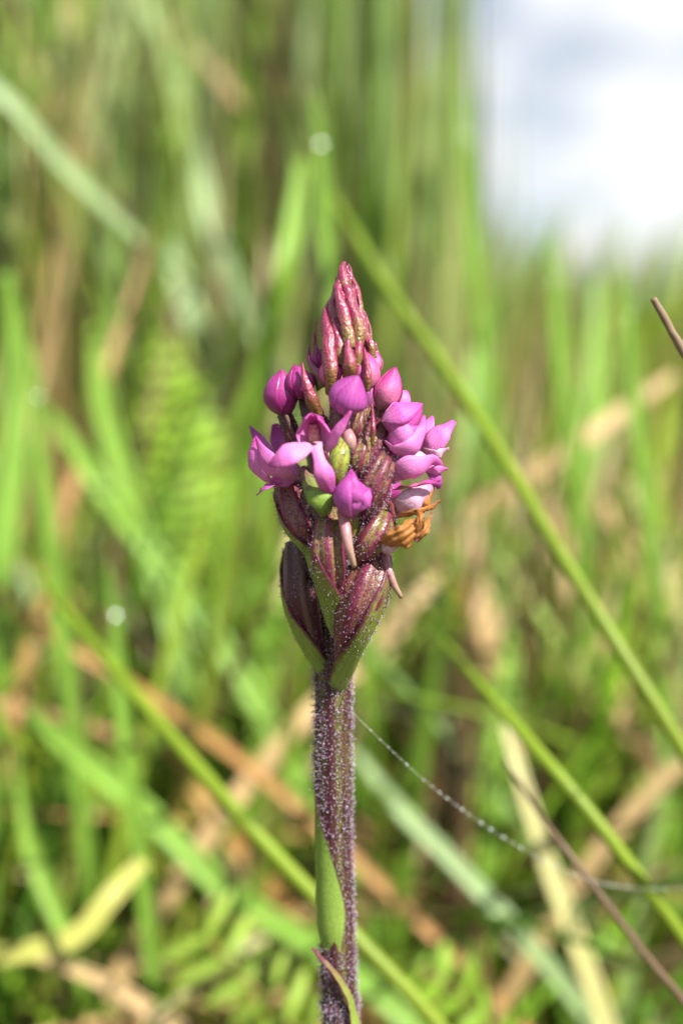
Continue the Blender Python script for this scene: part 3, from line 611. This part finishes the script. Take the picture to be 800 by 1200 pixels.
# flowers on the other flank
f = flower('pink flower with upright rounded petal catching the sun')
bud_like = [(451, 516, 6), (466, 505, 7.5), (486, 505, 6.5)]
petal('sepal', [(452, 522, 5.6), (462, 509, 8), (478, 503, 8.4), (490, 500, 7)], [12, 28, 30, 14], (.1, -.4, -1), 1.4, PK, f, seed=51)
petal('sepal', [(451, 519, 6.6), (464, 531, 9), (484, 525, 9.6), (494, 506, 8.6), (496, 488, 7)], [10, 21, 22, 15, 4], (.1, .7, -.8), 1.2, PK, f, seed=52)
petal('petal', [(493, 534, 3), (505, 520, 4), (516, 508, 4), (531, 493, 3)], [14, 25, 25, 7], (.3, -.3, -1), 0.9, PK, f, seed=53, keel=0.04)
petal('petal', [(490, 520, 2), (499, 503, 2), (507, 488, 1.4)], [12, 17, 3], (.3, -.3, -1), 0.6, PK, f, seed=54)
petal('lip', [(496, 530, 4), (507, 533, 5), (517, 531, 5), (526, 526, 4)], [9, 12, 10, 3], (0, .5, -1), 0.8, PA, f, seed=55, ripple=1.5)
f = flower('pink flower pointing outward with narrow pointed tips')
petal('sepal', [(456, 565, 5.4), (472, 554, 8.8), (492, 548, 9), (509, 541, 7.4), (519, 549, 6)], [14, 29, 26, 14, 3], (.1, .4, -.9), 1.4, PK, f, seed=61)
petal('sepal', [(459, 545, 5), (474, 538, 6.8), (492, 537, 6), (505, 545, 5)], [12, 22, 20, 6], (0, -.4, -1), 1.1, PA, f, seed=62)
petal('petal', [(462, 574, 6), (480, 570, 8.6), (498, 566, 8.8), (514, 564, 7.6)], [8, 11, 10, 4], (0, 1, .1), 1.0, M['bud_pink'], f, seed=63, ripple=1.2)
petal('lip', [(500, 544, 5), (509, 554, 6), (513, 564, 6), (514, 573, 5.6)], [10, 15, 13, 4], (-.4, .2, -1), 0.9, VI, f, seed=64)
petal('petal', [(500, 556, 5.6), (511, 551, 6.6), (524, 549, 6)], [9, 10, 2], (0, .3, -1), 0.9, PK, f, seed=65)
f = flower('fading whitish pink flower with a brown shrivelled edge')
petal('sepal', [(460, 602, 5.6), (472, 594, 8), (489, 583, 8.2), (507, 571, 6)], [14, 27, 26, 8], (.1, .2, -1), 1.3, PA, f, seed=71)
petal('sepal', [(462, 606, 5), (478, 602, 7.4), (494, 590, 7), (508, 573, 5.4)], [8, 14, 14, 4], (.2, .6, -.8), 1.1, PA, f, seed=72)
petal('withered_petal', [(489, 604, 6), (497, 592, 7), (504, 580, 6.6), (509, 569, 5)], [7, 10, 9, 3], (-.3, .2, -1), 1.2, WI, f, seed=73, crumple=1.2)
petal('withered_petal', [(460, 610, 7), (478, 603, 8.8), (492, 598, 9), (503, 596, 8), (516, 588, 7)], [5, 7, 6, 8, 3], (.1, .5, -1), 1.6, WI, f, seed=74, crumple=1.6)
f = flower('withered brown crumpled flower with a pink base')
body('flower_base', [(447, 642, 7), (455, 638, 8.6), (464, 634, 8.6)], [6, 10, 7], M['petal_pale'], f, seed=81, lump=1.2)
petal('withered_petal', [(449, 641, 8.6), (463, 637, 10.8), (478, 630, 11), (490, 618, 10), (497, 608, 9)], [20, 28, 29, 21, 9], (-.1, .5, -1), 1.6, WI, f, seed=82, crumple=1.1, ripple=2.5, n=40, m=30, th=0.07, pleat=0.05, npl=4)
petal('withered_petal', [(483, 627, 10), (489, 615, 10.8), (490, 606, 10.4), (485, 600, 9.4)], [10, 12, 9, 3], (.6, -.1, -1), 1.5, WI, f, seed=84, crumple=1.0, ripple=2, n=28, m=16, th=0.07, pleat=0.05)
petal('withered_petal', [(486, 634, 9.4), (496, 624, 9.8), (503, 612, 9), (506, 600, 8)], [10, 13, 9, 2], (-.3, .3, -1), 1.4, WI, f, seed=86, crumple=1.0, ripple=2, n=28, m=16, th=0.07, pleat=0.05)
body('spur', [(449, 648, 7), (456, 670, 8.6), (462, 686, 8.6), (470, 700, 8)], [5.2, 4.2, 3.6, 2.4], M['spur_pale'], f, seed=85)
# the far side of the spike, mostly hidden from here
k = 0
for py, rad, dd in ((420, 2.0, -3), (455, 4.6, -4), (490, 5.5, -6), (525, 6.5, -7), (565, 6.5, -7), (610, 5.5, -7), (655, 4.5, -6)):
    for u in (-0.75, 0.0, 0.75):
        k += 1
        x = 402 + u * rad * 10 + RS.uniform(-4, 4); dz = dd + abs(u) * 2.5 - 0.5
        if py < 600 and k % 3 != 1:
            bud('bud', (x - u * 12, py + 26, dz + 1), (x + u * 10, py - 16, dz - 1), 12 + rad, k, M['bud_purple' if k % 2 else 'petal_violet'], orchid, seed=300 + k)
        o = ovary([(x, py + 24, dz + .6), (x - u * 14, py + 52, dz + 1.5), (x - u * 26, py + 88, dz + 4)], [8, 14, 8], 'ovary_wine' if k % 2 else 'ovary_olive', nh=50, seed=300 + k)

# ------------------------------------------------------------------ traced blades and stalks
def drop_to_ground(P):
    """carry a blade on from its last point, bending down until it meets the soil"""
    P = [np.array(p) for p in P]; d = unit((P[-1] - P[-2])[None])[0]
    step = 0.03; k = 0
    while P[-1][2] > ground_z(P[-1][0], P[-1][1]) - 0.004 and k < 60:
        d = unit((d * 0.86 + np.array([0, 0.03, -0.16]))[None])[0]; P.append(P[-1] + d * step); k += 1
    return P

def blade(name, pix, wpx, mat, label, cat='grass blade', group='single grass blades standing out of the meadow', fold=0.7, root=True, tilt=0.0):
    """pix rows (px, py, metres behind the flower) from tip to base; width in photo pixels there"""
    P = [at(*p) for p in pix]; nb = len(P)
    if root: P = drop_to_ground(P)
    w = [wpx[min(i, len(wpx) - 1)] * PX * (P[min(i, nb - 1)][1] + D) / D for i in range(len(P))]
    n = 8 * len(P); C = curve(P, n); ww = lin(w, n); T = unit(np.gradient(C, axis=0))
    N = np.tile(unit(np.array([[math.sin(tilt), -1.0, 0.5]])), (n, 1)); N = unit(N - T * (N * T).sum(1, keepdims=True)); Bv = np.cross(T, N)
    vs = []
    for s_, f_ in ((-1, fold), (-.5, fold * .4), (0, 0), (.5, fold * .4), (1, fold)):
        vs.append(C + Bv * (ww * s_ / 2)[:, None] + N * (ww * f_ * 0.35)[:, None])
    back = [v - N * (ww * (0.10 if i in (1, 2, 3) else 0.03))[:, None] for i, v in enumerate(vs)]
    G = np.stack(vs + back[::-1], 1); m = G.shape[1]
    F = [(i * m + j, (i + 1) * m + j, (i + 1) * m + (j + 1) % m, i * m + (j + 1) % m) for i in range(n - 1) for j in range(m)]
    F.append(tuple(range(m))); F.append(tuple((n - 1) * m + j for j in range(m))[::-1])
    o = mesh(name, G.reshape(-1, 3), F, M[mat], None, {'t': np.repeat(np.linspace(1, 0, n), m)})
    return tag(o, label, cat, group)

def stalk(name, pix, rpx, mat, label, cat='stalk', group=None, root=True, lump=0.0, node_at=()):
    P = [at(*p) for p in pix]; nb = len(P)
    if root: P = drop_to_ground(P)
    r = [rpx[min(i, len(rpx) - 1)] * (P[min(i, nb - 1)][1] + D) / D for i in range(len(P))]
    o = body(name, [('w', p) for p in P], r, M[mat], None, n=10 * len(P), seg=12, lump=lump, pos=pos_any, ribs=5, amp=0.08)
    return tag(o, label, cat, group)

stalk('grass_stalk', [(345, 168, .30), (405, 258, .18), (450, 333, .13), (520, 430, .095), (590, 538, .075), (650, 640, .062), (720, 752, .052), (800, 880, .045), (900, 1050, .04)], [3, 5.5, 7, 7.5, 8, 8.5, 9, 9.5, 10], 'stalk_green', 'long smooth yellow-green grass stalk rising diagonally behind the flower spike')
stalk('grass_stalk', [(20, 640, .18), (60, 695, .12), (130, 780, .085), (230, 898, .062), (330, 1010, .052), (420, 1102, .046), (520, 1210, .042)], [2, 5, 8, 9, 9.5, 10, 10], 'stalk_green', 'yellow-green grass stalk crossing behind the hairy orchid stem')
stalk('grass_stalk', [(515, 745, .10), (560, 800, .065), (620, 870, .048), (700, 965, .040), (800, 1100, .036), (860, 1190, .034)], [3, 6, 8, 8.5, 9, 9], 'stalk_green', 'shorter yellow-green grass stalk crossed by the spider thread')
stalk('dead_stem', [(590, 890, .05), (640, 965, .032), (700, 1045, .027), (760, 1125, .025), (820, 1200, .024)], [2.4, 3.4, 4, 4.4, 5], 'stalk_brown', 'thin dark brown dead stem below the yellow-green stalks', 'stem', lump=1.0)
stalk('dry_twig', [(765, 350, .002), (782, 380, .0025), (800, 412, .003), (880, 545, .006), (1000, 760, .012)], [3.4, 4.6, 4.8, 5, 5.5], 'twig_grey', 'dry grey-brown twig with a broken tip', 'twig', lump=0.8)

BL = [
    ([(168, 1010, .07), (130, 1052, .065), (85, 1100, .062), (0, 1120, .06), (-90, 1130, .06)], [20, 30, 30, 30], 'blade_yellow', 'broad yellow-green blade bent at a sharp angle'),
    ([(30, 830, .10), (90, 885, .09), (170, 950, .085), (260, 1040, .08), (370, 1110, .075), (470, 1190, .07)], [14, 30, 34, 34, 34], 'blade_green', 'wide soft green blade lying under the crossing stalk'),
    ([(-30, 670, .11), (60, 745, .10), (150, 800, .10), (260, 875, .095), (370, 965, .09), (500, 1090, .085), (600, 1190, .08)], [9, 14, 14, 15, 16], 'blade_orange', 'long orange-brown dying blade beneath the green ones'),
    ([(415, 880, .10), (470, 950, .09), (530, 1010, .085), (600, 1085, .08), (680, 1180, .08)], [10, 20, 22, 24], 'blade_pale', 'pale bluish green blade leaning past the stem base'),
    ([(592, 850, .075), (615, 930, .07), (640, 1010, .068), (670, 1090, .066), (715, 1220, .064)], [12, 20, 26, 30], 'blade_cream', 'cream-yellow blade behind the thin dead stem'),
    ([(-40, 70, .13), (20, 130, .13), (70, 190, .135), (120, 240, .14), (175, 292, .15), (230, 340, .20)], [14, 20, 21, 16, 10], 'blade_pale', 'pale grey-green folded blade with a tan streak, high in the grass'),
    ([(170, 0, .28), (200, 80, .27), (225, 170, .26), (252, 280, .25), (300, 385, .25)], [12, 18, 22, 22, 22], 'blade_pale', 'long pale blade slanting in the tall grass'),
    ([(190, 20, .30), (240, 75, .30), (280, 120, .30), (310, 170, .33)], [10, 16, 16, 10], 'blade_tan', 'dead brown blade slanting in the tall grass'),
    ([(352, 190, .13), (346, 250, .125), (334, 315, .12), (318, 380, .12)], [14, 26, 30, 30], 'blade_vivid', 'vivid green upright blade just beside the spike tip'),
    ([(8, 320, .12), (22, 420, .12), (18, 540, .115), (5, 660, .11)], [16, 34, 36, 36], 'blade_green', 'broad light green upright blade by the fern frond'),
    ([(195, 285, .2), (212, 335, .2), (230, 390, .2), (245, 450, .22)], [18, 30, 30, 16], 'blade_pale', 'short pale shining blade above the fern frond'),
    ([(308, 540, .14), (312, 650, .135), (310, 760, .13), (306, 880, .125)], [20, 38, 40, 40], 'blade_vivid', 'wide vivid green upright blade close behind the lower bracts'),
    ([(604, 720, .12), (594, 800, .115), (582, 880, .11), (572, 980, .105)], [14, 32, 36, 36], 'blade_vivid', 'vivid green upright blade behind the short stalk'),
    ([(520, 670, .12), (470, 720, .115), (400, 800, .11), (340, 860, .105)], [12, 24, 26, 26], 'blade_tan', 'tan dry blade slanting behind the lower bracts'),
    ([(790, 440, .16), (720, 490, .155), (640, 545, .15), (560, 600, .15)], [12, 22, 24, 24], 'blade_tan', 'tan dry blade slanting across the meadow behind the long stalk'),
    ([(545, 590, .14), (555, 660, .135), (570, 740, .13), (590, 820, .13)], [14, 26, 30, 30], 'blade_tan', 'dry tan upright blade beside the withered flower'),
    ([(645, 590, .14), (660, 650, .14), (690, 740, .135), (740, 860, .13)], [14, 30, 32, 30], 'blade_tan', 'dry tan leaning blade below the long stalk'),
    ([(710, 590, .15), (745, 670, .15), (770, 760, .15), (790, 880, .15)], [14, 30, 32, 32], 'blade_tan', 'dry tan blade bent among the brown litter'),
    ([(735, 560, .13), (770, 640, .13), (800, 720, .13), (850, 830, .13)], [10, 18, 22, 24], 'blade_cream', 'straw-coloured narrow blade above the brown litter'),
    ([(500, 560, .15), (512, 640, .15), (540, 720, .15), (590, 830, .14)], [12, 24, 28, 28], 'blade_orange', 'orange-tan blade curving behind the withered flower'),
    ([(640, 1090, .09), (700, 1000, .09), (760, 930, .09), (840, 860, .09)][::-1], [12, 24, 26, 26], 'blade_tan', 'dull tan blade crossing low behind the dark stem'),
    ([(190, 850, .12), (240, 940, .11), (290, 1010, .11), (380, 1120, .10)], [12, 24, 26, 26], 'blade_orange', 'rusty blade low beneath the crossing stalk'),
    ([(20, 880, .09), (40, 1000, .085), (90, 1120, .08), (140, 1240, .08)], [14, 30, 32, 32], 'blade_vivid', 'bright green blade leaning over the bent yellow one'),
    ([(40, 1120, .07), (120, 1150, .068), (200, 1200, .066), (280, 1260, .065)], [12, 22, 26, 26], 'blade_tan', 'pale tan blade lying under the bent yellow one'),
    ([(560, 330, .2), (556, 450, .19), (548, 560, .18), (540, 700, .17)], [10, 22, 26, 28], 'blade_green', 'upright green blade behind the long stalk'),
    ([(700, 330, .22), (695, 440, .21), (685, 560, .2), (670, 720, .19)], [10, 24, 28, 28], 'blade_green', 'upright green blade standing among dry straw'),
    ([(110, 380, .16), (120, 470, .15), (150, 580, .14), (190, 700, .13)], [12, 28, 32, 32], 'blade_vivid', 'bright green arching blade in front of the fern frond'),
    ([(60, 480, .13), (110, 560, .12), (170, 640, .12), (240, 730, .115)], [12, 28, 32, 32], 'blade_green', 'leaning green blade crossing the fern frond'),
]
for pix, w, mt, lab in BL: blade('grass_leaf', [(a, b, c * 1.55) for a, b, c in pix], [q * 0.85 for q in w], mt, lab)

# ------------------------------------------------------------------ ferns
def fern(pix, npairs, lenpx, wpx, mat, label, taper=True, lean=0.55, one_side=False, seed=0):
    """pix from base to tip; leaflets as parts"""
    root = empty('fern_frond'); tag(root, label, 'fern')
    P = [at(*p) for p in pix]
    low = drop_to_ground(P[::-1])[::-1]
    body('rachis', [('w', p) for p in low], [5] * (len(low) - 1) + [2], M['stalk_green'], root, n=8 * len(low), seg=8, pos=pos_any)
    C = curve(P, npairs); T = unit(np.gradient(C, axis=0)); r = np.random.RandomState(seed)
    for i in range(npairs):
        u = i / max(npairs - 1, 1)
        L = lenpx * PX * (C[i][1] + D) / D * (math.sin(math.pi * (0.22 + 0.75 * u)) if taper else 1) * r.uniform(.85, 1.1)
        wd = wpx * PX * (C[i][1] + D) / D * r.uniform(.85, 1.1)
        N = unit((np.array([0, -1, 0.5]) + r.normal(size=3) * 0.25)[None])[0]; N = unit((N - T[i] * (N @ T[i]))[None])[0]
        side = np.cross(T[i], N)
        for sg in ((1,) if one_side else (-1, 1)):
            d = unit((side * sg + T[i] * lean + r.normal(size=3) * .06)[None])[0]
            n = 9; uu = np.linspace(0, 1, n); cl = C[i] + d * (uu * L)[:, None] - N * (uu ** 2 * L * 0.18)[:, None]
            q = np.cross(d, N); hw = wd / 2 * np.sin(math.pi * np.clip(uu * 0.93 + 0.07, 0, 1)) ** 0.6
            vs = np.stack([cl + q * hw[:, None] + N * (hw * .35)[:, None], cl, cl - q * hw[:, None] + N * (hw * .35)[:, None], cl - N * 0.0003], 1).reshape(-1, 3)
            F = [(k_ * 4 + j, k_ * 4 + (j + 1) % 4, (k_ + 1) * 4 + (j + 1) % 4, (k_ + 1) * 4 + j) for k_ in range(n - 1) for j in range(4)]
            mesh('leaflet', vs, F, M[mat], root, {'t': np.repeat(uu, 4)})
fern([(390, 1240, .085), (335, 1195, .09), (290, 1150, .095), (240, 1100, .10)], 7, 66, 22, 'fern_green', 'low fern frond with rounded yellow-green leaflets near the stem base', taper=False, lean=0.35, seed=1)
fern([(225, 690, .25), (215, 600, .26), (205, 500, .27), (190, 400, .28)], 15, 75, 22, 'fern_vivid', 'upright bright yellow-green fern frond in the sunny grass', lean=0.3, seed=2)
fern([(330, 1000, .20), (240, 930, .20), (150, 880, .20), (60, 850, .21)], 11, 60, 24, 'fern_green', 'leaning fern frond under the wide soft green blade', lean=0.4, seed=3)
fern([(610, 1240, .11), (560, 1180, .11), (500, 1140, .11), (450, 1120, .12)], 8, 50, 24, 'fern_vivid', 'small fern frond low among the pale blades', lean=0.4, seed=4)
fern([(500, 900, .24), (480, 800, .25), (490, 700, .26), (520, 620, .28)], 12, 55, 20, 'fern_green', 'fern frond in the shade behind the tan blade', lean=0.4, seed=6)

# ------------------------------------------------------------------ spider thread with dew
P0 = [at(416, 838, -.0005), at(455, 876, .004), at(500, 917, .009), at(550, 955, .014), at(600, 988, .018), at(650, 1015, .022), at(700, 1034, .025), at(760, 1042, .029), at(830, 1040, .033)]
P0.append(P0[-1] + np.array([0.03, 0.012, -0.004]))
sp = empty('spider_thread'); tag(sp, 'fine spider silk thread beaded with tiny dewdrops, strung from the orchid stem', 'spider thread')
body('silk', [('w', at(410, 830, .001))] + [('w', p) for p in P0], [0.14] * 11, M['silk'], sp, n=90, seg=5, pos=pos_any)
C = curve(P0, 400); r = np.random.RandomState(5)
ico_v = []
def ball(nseg=8, nr=6):
    v = [(0, 0, 1)]; f = []
    for i in range(1, nr):
        a = math.pi * i / nr
        for j in range(nseg): v.append((math.sin(a) * math.cos(2 * math.pi * j / nseg), math.sin(a) * math.sin(2 * math.pi * j / nseg), math.cos(a)))
    v.append((0, 0, -1)); e = len(v) - 1
    for j in range(nseg):
        j2 = (j + 1) % nseg
        f.append((0, 1 + j, 1 + j2)); f.append((e, e - nseg + j2, e - nseg + j))
        for i in range(nr - 2): f.append((1 + i * nseg + j, 1 + (i + 1) * nseg + j, 1 + (i + 1) * nseg + j2, 1 + i * nseg + j2))
    return np.array(v), f
bv, bf = ball(10, 8)
dm = mesh('dewdrop', bv * 0.0001, bf, M['dew'], sp)
i = 8; first = True
while i < 330:
    o = dm if first else dm.copy()
    if not first: COL.objects.link(o); o.parent = sp
    first = False
    o.location = C[i]; s_ = r.uniform(0.7, 1.45) * (0.6 + 0.9 * math.sin(min(i / 200, 1) * math.pi * .6)); o.scale = (s_,) * 3
    i += int(r.choice([7, 8, 9, 10, 13, 6]))
# dewdrops on far blurred blades, flattened and tilted to mirror the sun as glints
DEW = [(375, 170, .17, 5.2, 'above the tip of the flower spike'), (135, 722, .11, 4.4, 'just over the stalk crossing behind the orchid'), (45, 466, .15, 3, 'on the sunny green grass by the fern frond'),
       (650, 331, .2, 3, 'below the open sky'), (545, 160, .3, 4, 'at the edge of the tall grass next to the sky'), (736, 372, .16, 2.4, 'next to the dry twig')]
for px, py, yb, sz, where in DEW:
    p = at(px, py, yb)
    o = dm.copy(); COL.objects.link(o); o.name = 'dewdrop'; o.parent = None; o.scale = (sz * 1.5, sz * 1.5, sz * 0.2)
    hv = unit(unit((CAM - p)[None]) + SDIR[None])[0]; o.rotation_euler = Vector(hv).to_track_quat('Z', 'Y').to_euler()
    o.location = p + hv * 0.0006
    tag(o, 'flattened dewdrop tilted to glint ' + where, 'dewdrop', 'dewdrops on the meadow grass')
    blade('grass_leaf', [(px - 8, py - 60, yb + .002), (px, py + 1, yb + .0018), (px + 6, py + 90, yb + .001), (px + 20, py + 200, yb)], [4, 12, 18, 20], 'blade_green', 'thin blade with a dewdrop ' + where, group='blades that carry a dewdrop')

# ------------------------------------------------------------------ meadow grass (uncountable)
def low_cap(x, y):
    """the sward is kept short on the open side"""
    return np.where(x > 0.02, 0.213 + 0.165 * (y + D) - ground_z(x, y), 9.0)
def field(name, label, n, xr, yr, hr, wr, cols, seed, lean=0.35, dens=None, hfun=None, bend=0.35, seg=7, ypow=1.0, drift=0.12, edge=None, patch_scale=28):
    r = np.random.RandomState(seed)
    y = yr[0] + (yr[1] - yr[0]) * r.rand(n) ** ypow
    x = r.uniform(xr[0], xr[1], n) * (1 if xr[2] is None else (y + D + 0.25) / (yr[1] + D + 0.25))
    h = r.uniform(hr[0], hr[1], n)
    if hfun is not None: h = h * hfun(x, y)
    if edge is None: h = np.minimum(h, low_cap(x, y) * r.uniform(0.75, 1.05, n))
    keep = h > 0.02
    if dens is not None: keep &= r.rand(n) < dens(x, y)
    x, y, h = x[keep], y[keep], h[keep]; n = len(x)
    z = ground_z(x, y) - 0.004
    w = r.uniform(wr[0], wr[1], n)
    a = r.uniform(0, 2 * math.pi, n); ln = np.minimum(np.abs(r.normal(0, lean, n)), 1.9 * lean)
    dx, dy = np.cos(a) * ln + drift, np.sin(a) * ln
    if edge is not None: dx = np.where(x > edge - 0.75, np.minimum(dx, (edge - x) * 0.5), dx)
    if edge is not None: dy = np.maximum(dy, -0.12)
    dy = np.where((y < 0.22) & (dy < 0), -dy, dy)        # near ones lean away from the trodden gap
    u = np.linspace(0, 1, seg)
    cx = x[:, None] + (dx * h)[:, None] * (u + bend * u ** 2)[None]
    cy = y[:, None] + (dy * h)[:, None] * (u + bend * u ** 2)[None]
    cz = z[:, None] + h[:, None] * (u - 0.25 * (ln[:, None] ** 1.2) * u ** 2)
    Cc = np.stack([cx, cy, cz], -1); T = unit(np.gradient(Cc, axis=1))
    fa = r.uniform(0, math.pi, n); Bv = np.stack([np.cos(fa), np.sin(fa), 0 * fa], -1)[:, None]; Bv = unit(Bv - T * (Bv * T).sum(-1, keepdims=True)); Nn = np.cross(T, Bv)
    hw = (w / 2)[:, None] * (np.minimum(1, 0.55 + 1.2 * u) * np.clip(1 - u, 0, 1) ** 0.45)[None] + 0.0002
    vs = np.stack([Cc - Bv * hw[..., None], Cc + Nn * (hw * .35)[..., None], Cc + Bv * hw[..., None]], 2).reshape(-1, 3)
    base = (np.arange(n) * seg * 3)[:, None, None, None]
    ii = (np.arange(seg - 1) * 3)[None, :, None, None]; jj = np.arange(2)[None, None, :, None]
    q = base + ii + jj + np.array([0, 1, 4, 3])[None, None, None]
    q = q.reshape(-1, 4)
    me = bpy.data.meshes.new(name)
    me.vertices.add(len(vs)); me.vertices.foreach_set('co', vs.astype(np.float32).ravel())
    me.loops.add(q.size); me.loops.foreach_set('vertex_index', q.astype(np.int32).ravel())
    me.polygons.add(len(q)); me.polygons.foreach_set('loop_start', np.arange(0, q.size, 4, dtype=np.int32))
    me.polygons.foreach_set('use_smooth', np.ones(len(q), bool))
    me.update(calc_edges=True)
    Pn = np.stack([x, y * 0.7, 0 * x], 1); patch = smooth_noise(Pn, patch_scale, seed + 70); tone = smooth_noise(Pn, patch_scale * 1.4, seed + 90)
    idx = np.clip(((patch + 0.9) / 1.8 * len(cols) + r.normal(0, 0.9, n)).astype(int), 0, len(cols) - 1)
    cs = np.array(cols)[idx] * (np.clip(1 + 0.55 * tone, 0.35, 1.6) * r.uniform(0.55, 1.3, n))[:, None] * r.uniform(.9, 1.1, (n, 3))
    ca = me.attributes.new('col', 'FLOAT_COLOR', 'POINT')
    cv = np.repeat(np.concatenate([cs, np.ones((n, 1))], 1), seg * 3, 0).astype(np.float32)
    ca.data.foreach_set('color', cv.ravel())
    me.materials.append(M['meadow_grass'])
    o = bpy.data.objects.new(name, me); COL.objects.link(o)
    o['kind'] = 'stuff'; o['label'] = label; o['category'] = 'grass'
    return o
GR = [(0.07, 0.13, 0.015), (0.15, 0.28, 0.02), (0.20, 0.34, 0.025), (0.11, 0.22, 0.02), (0.24, 0.34, 0.035), (0.28, 0.36, 0.05), (0.16, 0.26, 0.07)]
TALL = [(0.16, 0.11, 0.055), (0.12, 0.21, 0.03), (0.22, 0.35, 0.05), (0.27, 0.37, 0.10), (0.18, 0.31, 0.03), (0.33, 0.43, 0.18), (0.38, 0.29, 0.15)]
DRY = [(0.40, 0.28, 0.13), (0.48, 0.35, 0.18), (0.30, 0.18, 0.08), (0.50, 0.42, 0.24), (0.20, 0.11, 0.06), (0.12, 0.07, 0.04)]
field('meadow_grass', 'short green meadow grass around the orchid', 4600, (-.6, .6, 1), (.13, .6), (.06, .24), (.002, .006), GR, 1, lean=0.55)
field('tall_grass', 'tall green grass stand behind the orchid', 2800, (-.9, .075, None), (.38, 1.1), (.34, .66), (.004, .010), TALL, 2, lean=0.34, bend=0.5, drift=0.02, edge=0.075, hfun=lambda x, y: 1 - 0.25 * sstep(0.03, 0.075, x))
field('meadow_grass', 'medium green grass running to the skyline', 3600, (-.2, 1.6, None), (.4, 2.2), (.17, .34), (.003, .007), GR + DRY[:2], 3, lean=0.2)
field('dry_grass', 'dead straw-coloured grass mixed through the meadow', 3200, (-.8, .9, 1), (.14, .9), (.06, .28), (.002, .006), DRY, 4, lean=0.45, dens=lambda x, y: 0.4 + 0.6 * sstep(-.05, .1, x))
field('dry_grass', 'dead stalks standing in the tall grass', 800, (-.9, .0, None), (.35, 1.2), (.15, .40), (.003, .008), DRY, 6, lean=0.4, edge=0.06)
field('meadow_grass', 'distant green grass at the field edge', 5000, (-7, 7, 1), (2.0, 9), (.3, .5), (.008, .02), GR, 5, lean=0.15)
field('meadow_grass', 'green grass on the near side of the orchid', 900, (-.7, .7, None), (-.6, -.24), (.05, .12), (.003, .006), GR, 8, lean=0.4)
field('meadow_grass', 'coarse arching grass between the orchid and the tall stand', 800, (-.7, .5, None), (.24, .55), (.16, .36), (.005, .011), GR + TALL, 9, lean=0.3, drift=0.0, edge=0.1, hfun=lambda x, y: 1 - 0.45 * sstep(-0.05, 0.06, x))
field('dry_grass', 'tangled straw and brown litter low in the meadow', 2600, (.0, .42, None), (.16, .6), (.05, .22), (.003, .007), DRY[:4], 12, lean=0.7)
field('tall_grass', 'loose tall blades against the sky', 16, (.05, .34, None), (.45, 1.0), (.24, .42), (.003, .006), TALL[2:], 13, lean=0.12, drift=0.0, edge=0.5)
field('tall_grass', 'fine tangled green and brown grass in the tall stand', 2600, (-.8, .06, None), (.38, .85), (.2, .52), (.002, .005), TALL[2:] + [(0.36, 0.27, 0.14)], 14, lean=0.45, drift=0.0, edge=0.06, patch_scale=45)
